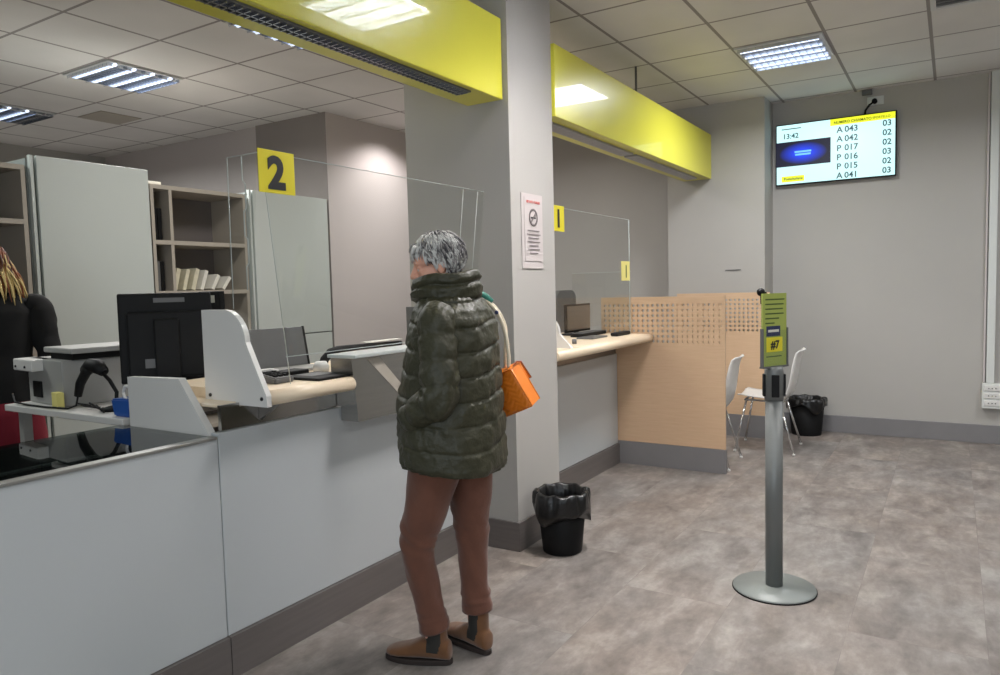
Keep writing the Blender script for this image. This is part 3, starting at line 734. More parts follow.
# window 1 things
ZX = 1.0225
t = thing('monitor', 'small dark framed monitor behind the window 1 worktop', 'monitor', (5.09, 2.45, ZX))
bm = box(4.87, 5.29, 2.44, 2.46, 1.05, 1.262, bev=.003); obj('frame', bm, 'black', t)
obj('screen', box(4.885, 5.285, 2.437, 2.44, 1.065, 1.248), 'steel_dull', t)
obj('neck', box(5.07, 5.11, 2.455, 2.48, ZX, 1.15), 'black', t)
obj('foot', lathe([(.09, ZX), (.09, ZX + .01), (0, ZX + .014)], (5.09, 2.50, 0), 20), 'black', t)
t = thing('office_chair', 'grey office chair with rounded back behind window 1', 'office chair', (6.4, 2.95, 0))
def rpoly(cx, z0, z1, w, y, R=.08):
    pts = []
    for (sx, cz_, a0) in ((1, z0 + R, -90), (1, z1 - R, 0), (-1, z1 - R, 90), (-1, z0 + R, 180)):
        for k in range(5):
            a = math.radians(a0 + 22.5 * k); pts.append((cx + sx * (w / 2 - R) + R * math.cos(a), y, cz_ + R * math.sin(a)))
    return pts
def office_chair(t, cx, cy_, m, ztop):
    bm = prism(rpoly(cx, .58, ztop, .44, cy_ + .25), (0, .06, 0)); bmesh.ops.bevel(bm, geom=bm.edges[:], offset=.012, segments=2, affect='EDGES'); obj('backrest', bm, m, t)
    obj('seat', box(cx - .23, cx + .23, cy_ - .22, cy_ + .22, .44, .51, bev=.025), m, t)
    obj('column', tube([(cx, cy_, .08), (cx, cy_, .44)], .025, 12), 'chrome', t)
    obj('back_bar', tube([(cx, cy_ + .15, .43), (cx, cy_ + .33, .46), (cx, cy_ + .33, .7)], .016, 8), 'black', t)
    for k in range(5):
        a = 2 * PI * k / 5 + .3
        l = obj('leg', tube([(cx, cy_, .1), (cx + .28 * math.cos(a), cy_ + .28 * math.sin(a), .075)], .018, 8), 'black', t)
        bm = B(); add_tube(bm, [(cx + .28 * math.cos(a) - .02 * math.sin(a), cy_ + .28 * math.sin(a) + .02 * math.cos(a), .03), (cx + .28 * math.cos(a) + .02 * math.sin(a), cy_ + .28 * math.sin(a) - .02 * math.cos(a), .03)], .03, 12); obj('castor', bm, 'black', l)
office_chair(t, 6.4, 2.95, 'mid_grey', 1.36)
t = thing('keyboard', 'black keyboard on the window 1 worktop', 'keyboard', (5.05, 2.35, ZX))
obj('body', box(4.85, 5.28, 2.30, 2.40, ZX, ZX + .025, bev=.004), 'black', t)
bm = B()
for i in range(12):
    for j in range(4): add_box(bm, 4.865 + i * .034, 4.892 + i * .034, 2.308 + j * .022, 2.326 + j * .022, ZX + .025, ZX + .03)
obj('keys', bm, 'mid_grey', t)
t = thing('signature_tablet', 'grey signature tablet lying open on the window 1 worktop', 'signature tablet', (4.75, 2.15, ZX))
obj('body', box(4.68, 4.94, 2.14, 2.27, ZX, ZX + .012, bev=.004), 'mid_grey', t); obj('screen', box(4.72, 4.88, 2.16, 2.25, ZX + .012, ZX + .0135), 'steel_dull', t)
t = thing('phone_handset', 'black handset lying at the right end of the window 1 worktop', 'handset', (5.1, 2.1, ZX))
obj('body', box(4.98, 5.24, 2.08, 2.14, ZX, ZX + .028, bev=.012, seg=3), 'black', t)
one('pen_holder', lathe([(.016, ZX), (.016, ZX + .03), (.006, ZX + .032), (0, ZX + .032)], (4.30, 2.10, 0), 14), 'mid_grey', 'tiny grey pen holder on the window 1 worktop', 'pen holder')

# ------------------------------------------------------------------ queue screen
def screen_face():
    m, nt, b = new_mat('queue_screen_picture')
    b.inputs['Base Color'].default_value = (0, 0, 0, 1)
    return m
t = thing('queue_screen', 'wall mounted queue display listing called tickets', 'display screen', (7.2, .92, 2.28))
YR, YL, ZB, ZT = .432, 1.408, 2.278, 2.822
XS = 7.19
obj('casing', box(XS, XS + .045, YR - .004, YL + .004, ZB - .004, ZT + .004, bev=.004), 'black', t)
obj('wall_bracket', box(XS + .045, XW, .8, 1.05, 2.45, 2.65), 'black', t)
M['scr_white'] = mat('screen_white', (0, 0, 0), .3, emit=(196, 244, 246), estr=.95)
M['scr_yellow'] = mat('screen_yellow', (0, 0, 0), .3, emit=(226, 232, 40), estr=.9)
M['scr_text'] = mat('screen_text', (0, 0, 0), .3, emit=(30, 70, 74), estr=.8)
M['scr_pale'] = mat('screen_pale_text', (0, 0, 0), .3, emit=(110, 190, 235), estr=.9)
m, nt, b = new_mat('screen_blue_glow'); M['scr_blue'] = m
tc = nt.nodes.new('ShaderNodeTexCoord'); gr = nt.nodes.new('ShaderNodeTexGradient'); gr.gradient_type = 'SPHERICAL'
mp = nt.nodes.new('ShaderNodeMapping'); nt.links.new(tc.outputs['Generated'], mp.inputs['Vector'])
mp.inputs['Location'].default_value = (0, -1.0, -1.0); mp.inputs['Scale'].default_value = (0, 2.0, 2.0)
nt.links.new(mp.outputs[0], gr.inputs[0]); rp = nt.nodes.new('ShaderNodeValToRGB')
rp.color_ramp.elements[0].color = lin((6, 6, 34)); rp.color_ramp.elements[0].position = .12; rp.color_ramp.elements[1].color = lin((10, 60, 235)); rp.color_ramp.elements[1].position = .85
nt.links.new(gr.outputs[0], rp.inputs[0]); nt.links.new(rp.outputs[0], b.inputs['Emission Color']); b.inputs['Emission Strength'].default_value = 1.0; b.inputs['Base Color'].default_value = (0, 0, 0, 1)
W_, H_ = YL - YR, ZT - ZB
def sp_(u0, u1, v0, v1, d, m, name):
    """u from the viewer's left, v from the top, 0..1"""
    bm = box(XS - d, XS - d + .0006, YL - u1 * W_, YL - u0 * W_, ZT - v1 * H_, ZT - v0 * H_); return obj(name, bm, m, t)
sp_(.006, .994, .01, .99, .001, 'scr_white', 'picture')
sp_(.0, .475, .29, .70, .002, 'scr_blue', 'video_window')
sp_(.47, .994, .01, .115, .002, 'scr_yellow', 'header_band')
sp_(.05, .25, .86, .955, .002, 'scr_yellow', 'logo_band')
def stx(s, u, v, size, m='scr_text', bold=.01, name='caption', d=.0035):
    return obj(name, text_bm(s, size, (XS - d, YL - u * W_, ZT - v * H_), (0, -1, 0), (0, 0, 1), .0003, bold), m, t)
stx('13:42', .06, .235, .062, bold=.02)
bmh = box(XS - .003, XS - .0025, YL - .22 * W_, YL - .05 * W_, ZT - .085 * H_, ZT - .07 * H_); obj('caption', bmh, 'scr_text', t)
stx('NUMERO CHIAMATO', .50, .09, .031, m='darkgreen', bold=.02); stx('SPORTELLO', .815, .085, .026, m='darkgreen')
for k, (a, n, c) in enumerate((('A', '043', '03'), ('A', '042', '02'), ('P', '017', '02'), ('P', '016', '03'), ('P', '015', '02'), ('A', '041', '03'))):
    v = .235 + k * .147
    stx(a, .525, v, .072, bold=.022, name='ticket_number'); stx(n, .59, v, .072, bold=.022, name='ticket_number'); stx(c, .895, v - .02, .070, bold=.022, name='ticket_number')
stx('Posteitaliane', .07, .925, .032, bold=.02)
bm = box(XS - .0035, XS - .003, YL - .31 * W_, YL - .165 * W_, ZT - .485 * H_, ZT - .455 * H_); obj('caption', bm, 'scr_pale', t)
bm = box(XS - .0035, XS - .003, YL - .305 * W_, YL - .17 * W_, ZT - .53 * H_, ZT - .50 * H_); obj('caption', bm, 'scr_pale', t)

t = thing('wall_socket', 'white socket plate with black plug above the queue screen', 'wall socket', (7.24, .6, 2.89))
obj('plate', box(7.236, 7.249, .53, .66, 2.90, 2.975, bev=.003), 'socket', t)
obj('plug', tube([(7.20, .60, 2.93), (7.236, .60, 2.93)], .022, 12), 'black', t)
one('cable', tube([(7.205, .60, 2.925), (7.20, .64, 2.90), (7.215, .67, 2.86), (7.225, .68, 2.80)], .009, 8), 'black', 'short black cable from the socket to the queue screen', 'cable')
one('wall_bracket', box(7.21, 7.249, .62, .70, 2.995, 3.035, bev=.004), 'mid_grey', 'small dark grey fixture at the ceiling edge above the socket', 'bracket')

# trunking and socket box
t = thing('cable_trunking', 'white vertical cable trunking at the right edge of the screen wall', 'cable trunking', (7.24, -.28, .51))
obj('channel', box(7.215, 7.249, -.30, -.243, .512, CZ, bev=.003), 'socket', t)
obj('corner_strip', box(7.225, 7.249, -.235, -.222, .512, CZ, bev=.002), 'wall_light', t)
t = thing('socket_box', 'white multi-socket box at the foot of the trunking', 'socket box', (7.22, -.29, .3))
obj('housing', box(7.19, 7.249, -.36, -.215, .30, .51, bev=.006), 'socket', t)
for k in range(3):
    o = obj('socket_module', box(7.184, 7.191, -.345, -.23, .325 + k * .062, .37 + k * .062, bev=.003), 'white_pl', t)
    bm = B()
    for q in range(3): add_tube(bm, [(7.181, -.31 + q * .024, .347 + k * .062), (7.185, -.31 + q * .024, .347 + k * .062)], .005, 8)
    obj('pin_holes', bm, 'mid_grey', o)

# notice on the column
t = thing('notice_sign', 'no smoking notice in a clear holder on the column', 'notice', (3.5, 1.94, 1.55))
obj('holder', box(3.37, 3.60, 1.939, 1.944, 1.50, 1.90, bev=.001), 'grey_pl', t).data.materials[0] = M['wall_light']
obj('sheet', box(3.395, 3.58, 1.936, 1.938, 1.54, 1.88), 'wall_light', t)
def ink(x0, x1, z0, z1, m, name='print'): return obj(name, box(x0, x1, 1.9325, 1.9335, z0, z1), m, t)
obj('heading', text_bm('VIETATO FUMARE', .019, (3.4875, 1.933, 1.85), (1, 0, 0), (0, 0, 1), .0003, .02, align='CENTER'), 'red', t)
bm = B()
add_lathe(bm, [(.036, -.0005), (.048, -.0005), (.048, .0005), (.036, .0005), (.036, -.0005)], n=28)
bmesh.ops.delete(bm, geom=[f for f in bm.faces if len(f.verts) > 4], context='FACES_ONLY')
bmesh.ops.rotate(bm, verts=bm.verts[:], cent=(0, 0, 0), matrix=Matrix.Rotation(PI / 2, 3, 'X')); bmesh.ops.translate(bm, verts=bm.verts[:], vec=(3.4875, 1.933, 1.775))
obj('ban_ring', bm, 'greyink', t)
bm = box(-.042, .042, -.0005, .0005, -.005, .005); bmesh.ops.rotate(bm, verts=bm.verts[:], cent=(0, 0, 0), matrix=Matrix.Rotation(-PI / 4, 3, 'Y')); bmesh.ops.translate(bm, verts=bm.verts[:], vec=(3.4875, 1.9325, 1.775)); obj('ban_bar', bm, 'greyink', t)
bm = box(3.46, 3.505, 1.9336, 1.9342, 1.768, 1.777); add_box(bm, 3.508, 3.516, 1.9336, 1.9342, 1.768, 1.777); add_box(bm, 3.509, 3.513, 1.9336, 1.9342, 1.78, 1.795); obj('cigarette', bm, 'ink', t)
bm = B()
for k, w in enumerate((.13, .15, .12, .14, .10, .13, .09)): add_box(bm, 3.4875 - w / 2, 3.4875 + w / 2, 1.9328, 1.9335, 1.70 - k * .02, 1.706 - k * .02)
obj('text_lines', bm, 'greyink', t)
# faint card slot on the pillar, not an air vent
one('card_slot', box(6.893, 6.899, 1.66, 1.80, 1.505, 1.513), 'mid_grey', 'thin dark slot on the pillar face under the yellow beam', 'vent')

# ------------------------------------------------------------------ belt post with sign
PX, PY = 3.40, .675
t = thing('barrier_post', 'grey metal queue post on a round base', 'queue post', (PX, PY, 0))
obj('base', lathe([(0, 0), (.178, 0), (.18, .004), (.178, .012), (.06, .0145), (.045, .02), (0, .02)], (PX, PY, 0), 48), 'pole_base', t)
obj('rubber_ring', lathe([(.1795, .0), (.1825, .0), (.1825, .006), (.1795, .006)], (PX, PY, 0), 48), 'black', t)
obj('pole', lathe([(0, .02), (.0375, .02), (.0375, .87), (0, .87)], (PX, PY, 0), 32), 'pole', t)
hd = obj('head', lathe([(0, .87), (.041, .87), (.041, 1.0), (.036, 1.02), (0, 1.02)], (PX, PY, 0), 32), 'pole', t)
for a in (200, 110, 290, 20):
    r = math.radians(a); bm = box(.034, .048, -.016, .016, .885, .985, bev=.003)
    bmesh.ops.rotate(bm, verts=bm.verts[:], cent=(0, 0, 0), matrix=Matrix.Rotation(r, 3, 'Z')); bmesh.ops.translate(bm, verts=bm.verts[:], vec=(PX, PY, 0)); obj('belt_slot', bm, 'black', hd)
ts = thing('queue_sign', 'green notice in a clear holder on top of the queue post', 'sign', (PX, PY, 1.02))
sd = math.radians(-28); ux, uy = math.cos(sd), math.sin(sd)   # sign plane direction (viewer's right)
def sg(u0, u1, z0, z1, d0, d1, m, name, bev=0, parent=ts):
    bm = box(u0, u1, d0, d1, z0, z1, bev=bev)
    bmesh.ops.rotate(bm, verts=bm.verts[:], cent=(0, 0, 0), matrix=Matrix.Rotation(sd, 3, 'Z')); bmesh.ops.translate(bm, verts=bm.verts[:], vec=(PX, PY, 0)); return obj(name, bm, m, parent)
sg(-.078, .078, 1.022, 1.345, -.004, .004, 'paper_green', 'card')
sg(-.083, .083, 1.018, 1.18, -.009, -.005, 'glass', 'holder')
sg(-.083, .083, 1.014, 1.022, -.012, .01, 'mid_grey', 'holder_base')
sg(-.0835, -.078, 1.018, 1.19, -.010, .006, 'mid_grey', 'holder_edge'); sg(.078, .0835, 1.018, 1.19, -.010, .006, 'mid_grey', 'holder_edge')
bm = B()
for k, w in enumerate((.125, .12, .115, .12, .09, .06)): add_box(bm, -.062, -.062 + w, -.0048, -.0042, 1.315 - k * .021, 1.321 - k * .021)
bmesh.ops.rotate(bm, verts=bm.verts[:], cent=(0, 0, 0), matrix=Matrix.Rotation(sd, 3, 'Z')); bmesh.ops.translate(bm, verts=bm.verts[:], vec=(PX, PY, 0)); obj('text_lines', bm, 'darkgreen', ts)
sg(-.055, .035, 1.155, 1.20, -.0055, -.0042, 'navy', 'badge')
sg(-.045, .025, 1.173, 1.184, -.0062, -.0056, 'paper', 'badge_text')
sg(-.055, .05, 1.085, 1.15, -.0052, -.0042, 'yellow_sign', 'ticket_band')
def sgt(s, u, z, size, m, bold=.02):
    nx, ny = uy, -ux
    return obj('lettering', text_bm(s, size, (PX + ux * u + nx * .0068, PY + uy * u + ny * .0068, z), (ux, uy, 0), (0, 0, 1), .0003, bold), m, ts)
sgt('#7', -.028, 1.10, .05, 'ink', .03)
bm = B(); add_box(bm, -.055, .045, -.0048, -.0042, 1.062, 1.067)
bmesh.ops.rotate(bm, verts=bm.verts[:], cent=(0, 0, 0), matrix=Matrix.Rotation(sd, 3, 'Z')); bmesh.ops.translate(bm, verts=bm.verts[:], vec=(PX, PY, 0)); obj('text_lines', bm, 'darkgreen', ts)
bm = B(); add_ell(bm, (PX - ux * .055, PY - uy * .055 + .02, 1.352), (.018, .018, .018)); obj('clip', bm, 'black', ts)
sg(-.07, -.04, 1.30, 1.352, .006, .016, 'black', 'clip_arm')

# ------------------------------------------------------------------ bins
def bin_(x, y, r0, r1, h, label, drop, seed):
    t = thing('waste_bin', label, 'waste bin', (x, y, 0))
    obj('bucket', lathe([(0, 0), (r0, 0), (r0 + .003, .01), (r1, h), (r1 - .006, h), (r0 - .004, .012), (0, .012)], (x, y, 0), 40), 'black', t)
    rnd = random.Random(seed); ph = [rnd.uniform(0, 6.28) for _ in range(6)]
    def wob(q, a, j):
        amp = (0, .004, .007, .011, .014, .006, .004, .008, .01)[min(j, 8)]
        w = math.sin(7 * a + ph[0]) * .5 + math.sin(13 * a + ph[1]) * .35 + math.sin(19 * a + ph[2]) * .3
        d = V((q.x, q.y, 0)).normalized() * amp * w
        dz = 0
        if j in (0, 1): dz = (.03 * math.sin(3 * a + ph[3]) + .022 * math.sin(5 * a + ph[4])) * (1 if j == 0 else .6)
        if j in (4, 5, 6): dz = .004 * math.sin(9 * a + ph[5])
        return q + d + V((0, 0, dz))
    obj('liner', lathe([(r1 + .020, h - drop), (r1 + .021, h - drop * .75), (r1 + .018, h - drop * .45), (r1 + .016, h - drop * .2), (r1 + .010, h + .004), (r1 - .002, h + .012), (r1 - .012, h + .004), (r1 - .02, h - .04), (r1 - .035, h - .12), (r0 - .02, .05)], (x, y, 0), 96, wob), 'black_bag', t)
    return t
bin_(3.395, 1.75, .102, .134, .315, 'black waste bin with overhanging liner at the foot of the column', .11, 1)
bin_(7.06, 1.12, .125, .155, .325, 'black waste bin against the screen wall behind the white chair', .07, 5)

# ------------------------------------------------------------------ white shell chairs
def shell_chair(x, y, rz, label):
    t = thing('shell_chair', label, 'chair', (x, y, 0), 'white shell chairs at the booth')
    R_ = Matrix.Translation((x, y, 0)) @ Matrix.Rotation(rz, 4, 'Z')
    # local: faces +Y, back at -Y
    prof = [(.21, .452), (.19, .462), (.12, .45), (0, .44), (-.10, .435), (-.17, .45), (-.205, .50), (-.225, .58), (-.24, .68), (-.255, .77), (-.27, .82), (-.295, .84)]
    bm = B(); rows = []
    for k, (py, pz) in enumerate(prof):
        s = k / (len(prof) - 1); w = .20 + .015 * math.sin(s * PI)
        if k > 8: w = .20 - .018 * (k - 8)
        if k == 0: w = .18
        row = []
        for j in range(9):
            u = -1 + 2 * j / 8
            curl = (u * u) * (.018 if k < 5 else 0)
            fwd = (u * u) * (.03 if k >= 5 else 0)
            row.append((w * u, py + fwd, pz + curl))
        rows.append(row)
    for side, dz in ((0, 0), (1, -.007)):
        pass
    top = [[bm.verts.new(p) for p in r] for r in rows]
    bot = []
    for k, r in enumerate(rows):
        p0 = V(rows[max(k - 1, 0)][4]); p1 = V(rows[min(k + 1, len(rows) - 1)][4]); tdir = (p1 - p0).normalized(); n = V((0, -tdir.z, tdir.y))
        if n.z > 0 or (abs(n.z) < .3 and n.y > 0): n = -n
        if k >= 5 : n = V((0, -abs(n.y), -abs(n.z)))
        bot.append([bm.verts.new(V(p) + n.normalized() * .008) for p in r])
    K, J = len(rows), 9
    for k in range(K - 1):
        for j in range(J - 1):
            bm.faces.new((top[k][j], top[k][j + 1], top[k + 1][j + 1], top[k + 1][j])); bm.faces.new((bot[k][j], bot[k + 1][j], bot[k + 1][j + 1], bot[k][j + 1]))
    for k in range(K - 1):
        bm.faces.new((top[k][0], top[k + 1][0], bot[k + 1][0], bot[k][0])); bm.faces.new((top[k][J - 1], bot[k][J - 1], bot[k + 1][J - 1], top[k + 1][J - 1]))
    for j in range(J - 1):
        bm.faces.new((top[0][j], bot[0][j], bot[0][j + 1], top[0][j + 1])); bm.faces.new((top[K - 1][j], top[K - 1][j + 1], bot[K - 1][j + 1], bot[K - 1][j]))
    for f in bm.faces: f.smooth = True
    bmesh.ops.transform(bm, matrix=R_, verts=bm.verts[:]); obj('shell', bm, 'white_pl', t)
    def fr(pts, r=.009): b = B(); add_tube(b, pts, r, 8); bmesh.ops.transform(b, matrix=R_, verts=b.verts[:]); return b
    obj('seat_frame', fr([(-.16, .15, .425), (-.17, -.14, .42), (0, -.16, .42), (.17, -.14, .42), (.16, .15, .425), (-.16, .15, .425)]), 'chrome', t)
    for sx in (-1, 1):
        for (y0, y1) in ((.14, .22), (-.12, -.235)):
            l = obj('leg', fr([(sx * .165, y0, .425), (sx * .235, y1, .012)]), 'chrome', t)
            obj('foot_cap', fr([(sx * .2345, y1 * .998, .014), (sx * .2365, y1 * 1.003, 0.001)], .012), 'white_pl', l)
    return t
shell_chair(5.63, 1.64, math.radians(3), 'white shell chair mostly hidden behind the front perforated screen')
shell_chair(6.33, 1.31, math.radians(3), 'white shell chair behind the queue post, next to the rear bin')

#PEOPLE
# ------------------------------------------------------------------ people
def lerp_keys(keys, t):
    if t <= keys[0][0]: return list(keys[0][1:])
    for a, b in zip(keys, keys[1:]):
        if t <= b[0]:
            f = (t - a[0]) / (b[0] - a[0]); f = f * f * (3 - 2 * f) * .5 + f * .5
            return [p + (q - p) * f for p, q in zip(a[1:], b[1:])]
    return list(keys[-1][1:])
def catmull(pts, n):
    P = [V(p) for p in pts]; P = [P[0] * 2 - P[1]] + P + [P[-1] * 2 - P[-2]]; out = []
    segs = len(P) - 3
    for i in range(n + 1):
        u = i / n * segs; k = min(int(u), segs - 1); t = u - k
        a, b, c, d = P[k:k + 4]
        out.append(.5 * ((2 * b) + (c - a) * t + (2 * a - 5 * b + 4 * c - d) * t * t + (3 * b - a - 3 * c + d) * t ** 3))
    return out
def sweep(bm, path, rfun, n=40, mi=0, ref=V((0, 1, 0)), cap=True):
    """rfun(s, angle) -> radius; s is the arc length"""
    m = len(path); s = 0; rings = []; up = ref
    for i, p in enumerate(path):
        if i: s += (p - path[i - 1]).length
        t = (path[min(i + 1, m - 1)] - path[max(i - 1, 0)]).normalized()
        sd_ = t.cross(up).normalized(); up = sd_.cross(t).normalized()
        ring = []
        for k in range(n):
            a = 2 * PI * k / n; r = rfun(s, a, p)
            ring.append(p + (sd_ * math.cos(a) + up * math.sin(a)) * r)
        rings.append(ring)
    return add_loft(bm, rings, mi, cap)
def fold_noise(x, y, z, sx, sy_, sz): return noise.noise(V((x * sx, y * sy_, z * sz)))

def add_hand(bm, wrist, d, side, nrm, curl=.5, sc=1.0):
    """d: direction of the fingers; side: towards the thumb; nrm: back of the hand"""
    d = V(d).normalized(); side = V(side).normalized(); nrm = V(nrm).normalized(); w = V(wrist)
    rings = []
    for u, hw, ht in ((-.01, .024, .017), (.02, .030, .016), (.05, .038, .015), (.085, .040, .013), (.093, .036, .010)):
        rings.append([w + d * u * sc + side * (math.cos(a * PI / 6) * hw * sc) + nrm * (math.sin(a * PI / 6) * ht * sc) for a in range(12)])
    add_loft(bm, rings)
    for k, (off, ln, r) in enumerate(((.029, .070, .0085), (.0095, .079, .0088), (-.0105, .073, .0083), (-.029, .057, .0075))):
        p = w + d * .082 * sc + side * off * sc; pts = [p]; ang = 0; rs = [r * sc * 1.05]
        for q, f in enumerate((.45, .31, .24)):
            ang += curl * (.9 if q == 0 else .8) * (1 + .06 * k)
            p = p + (d * math.cos(ang) - nrm * math.sin(ang)) * ln * f * sc + side * off * .05; pts.append(p); rs.append(r * sc * (1 - .1 * (q + 1)))
        add_tube(bm, pts, rs, 10)
        add_ell(bm, pts[-1], (rs[-1],) * 3, seg=8)
    p = w + d * .022 * sc + side * .026 * sc
    pts = [p, p + (side * .026 + d * .022 - nrm * .008) * sc, p + (side * .036 + d * .052 - nrm * .018) * sc, p + (side * .034 + d * .074 - nrm * .026) * sc]
    add_tube(bm, pts, [.014 * sc, .0115 * sc, .0095 * sc, .008 * sc], 10); add_ell(bm, pts[-1], (.008 * sc,) * 3, seg=8)

def make_body(J, voxel=.005):
    bm = B()
    H = J['H']                       # head matrix: Y forward, Z up, origin between the ears
    def he(c, r, rx=0):
        add_ell(bm, H @ V(c), r, H.to_3x3().to_4x4() @ Matrix.Rotation(rx, 4, 'X'), 24)
    he((0, -.014, .032), (.071, .092, .084)); he((0, .022, -.028), (.058, .066, .078)); he((0, .050, .028), (.060, .040, .045))
    he((0, .060, -.088), (.026, .024, .020)); he((.030, .052, -.028), (.028, .028, .030)); he((-.030, .052, -.028), (.028, .028, .030))
    he((.042, .03, -.062), (.018, .035, .022)); he((-.042, .03, -.062), (.018, .035, .022))
    for s in (-1, 1):
        he((s * .030, .078, .021), (.020, .010, .007)); he((s * .072, -.006, -.008), (.007, .018, .031), .15); he((s * .076, -.012, .004), (.006, .014, .022), .15)
        he((s * .031, .074, .004), (.017, .010, .006)); he((s * .031, .074, -.010), (.016, .009, .006)); he((s * .012, .096, -.027), (.009, .011, .008))
    nb = [H @ V(p) for p in ((0, .078, .022), (0, .090, .004), (0, .102, -.016), (0, .107, -.026))]
    add_tube(bm, nb, [.008, .0085, .010, .011], 10); he((0, .106, -.026), (.010, .010, .009))
    he((0, .085, -.052), (.022, .009, .006)); he((0, .082, -.062), (.019, .010, .007))
    add_tube(bm, [H @ V((0, -.02, -.04)), J['neck'], J['chest_top']], [.052, .052, .064], 20)
    t = J['torso']  # list of (z, cx, cy, rx, ry)
    rings = [[V((cx + rx * math.cos(a * PI / 12), cy_ + ry * math.sin(a * PI / 12), z)) for a in range(24)] for (z, cx, cy_, rx, ry) in t]
    add_loft(bm, rings)
    for k in ('L', 'R'):
        s, e, w = (V(q) for q in J['arm' + k]); add_ell(bm, s, (.052, .05, .05), seg=16)
        add_tube(bm, [s, s.lerp(e, .4), e, e.lerp(w, .3), w], [.046, .043, .036, .037, .025], 14); add_ell(bm, e, (.037,) * 3, seg=12)
        hd_, sd_, nd = J['hand' + k]; add_hand(bm, w, hd_, sd_, nd, J.get('curl', .5))
        h, kn, an = (V(q) for q in J['leg' + k]); add_tube(bm, [h, h.lerp(kn, .3), kn, kn.lerp(an, .3), an], [.078, .074, .050, .052, .034], 16); add_ell(bm, kn, (.05,) * 3, seg=12)
        f = V(J['foot' + k]).normalized(); add_ell(bm, an + f * .05 + V((0, 0, -.055)), (.030, .095, .018), Matrix.Rotation(math.atan2(-f.x, f.y), 4, 'Z')); add_ell(bm, an + V((0, 0, -.03)), (.030, .036, .04))
    return remeshed(bm, voxel, 2)

def add_hair(bm, H, n, rnd, length=(.025, .055), r=.0032, style='short', mats=3):
    # scalp shell first, then locks lying on it
    c0 = V((0, -.016, .034)); R0 = V((.076, .098, .090))
    rr = bmesh.ops.create_uvsphere(bm, u_segments=28, v_segments=20, radius=1)
    kill = []
    for v in rr['verts']:
        p = v.co.copy(); q = c0 + V((p.x * R0.x, p.y * R0.y, p.z * R0.z))
        if not on_scalp(q): kill.append(v)
        v.co = H @ q
        for f in v.link_faces: f.material_index = 1; f.smooth = True
    bmesh.ops.delete(bm, geom=kill, context='VERTS')
    k = 0
    while k < n:
        a = rnd.uniform(0, 2 * PI); z = rnd.uniform(-.75, 1); q = V((math.cos(a) * math.sqrt(1 - z * z), math.sin(a) * math.sqrt(1 - z * z), z))
        p = c0 + V((q.x * R0.x, q.y * R0.y, q.z * R0.z))
        if not on_scalp(p): continue
        k += 1
        crown = V((.0, -.04, .12))
        d = (p - crown); nrm = q.normalized()
        if style == 'short':
            # swept back from a raised front, falling towards the nape
            sweep_ = V((.25 * (1 if p.x > 0 else -1), -.35, -.4)) if p.y < .045 else V((rnd.uniform(-.5, .5), .55, .05))
            d = d.normalized() * .6 + sweep_ + V((rnd.uniform(-.35, .35), rnd.uniform(-.35, .35), rnd.uniform(-.25, .25)))
        else:
            d = d.normalized() * .5 + V((0, -.2, -1)) + V((rnd.uniform(-.15, .15), rnd.uniform(-.15, .15), 0))
        d = (d - nrm * d.dot(nrm)).normalized(); L = rnd.uniform(*length) * (.6 if p.z < -.02 and style == 'short' else 1)
        pts = []; cur = p - nrm * .004; lift = rnd.uniform(.004, .013)
        for i in range(5):
            u = i / 4; pts.append(H @ (cur + nrm * lift * math.sin(u * PI * .75)))
            cur = cur + d * L / 4
            e = cur - c0; g = math.sqrt((e.x / R0.x) ** 2 + (e.y / R0.y) ** 2 + (e.z / R0.z) ** 2)
            if g > 0 and (style == 'short' or cur.z > -.02): cur = c0 + e / g * (1.0 + .01 * i)
            nn = V((e.x / R0.x ** 2, e.y / R0.y ** 2, e.z / R0.z ** 2)).normalized(); d = (d - nn * d.dot(nn) * (.9 if style == 'short' else .5)).normalized(); nrm = nn
        rr_ = r * rnd.uniform(.7, 1.3)
        w = p.y * 4 + noise.noise(p * 22) * 1.0 + rnd.uniform(-.5, .5)
        mi = 0 if w > -.02 else (1 if w > -.5 else 2)
        add_tube(bm, pts, [rr_ * .8, rr_, rr_ * .95, rr_ * .7, rr_ * .2], 5, mi=mi)
def on_scalp(q):
    x, y, z = q
    if z < -.075: return False
    if y > .045 and z < .062: return False
    if y > .022 and z < .040: return False
    if y > -.030 and z < .006: return False
    return True

def eyes(H, root):
    for s in (-1, 1):
        bm = B(); add_ell(bm, H @ V((s * .031, .0735, -.003)), (.0095,) * 3, seg=14); e = obj('eye', bm, 'eye', root, local=True)
        bm = B(); add_ell(bm, H @ V((s * .031, .0800, -.005)), (.0052, .0035, .0045), H.to_3x3().to_4x4(), seg=10); obj('iris', bm, 'iris', e, local=True)

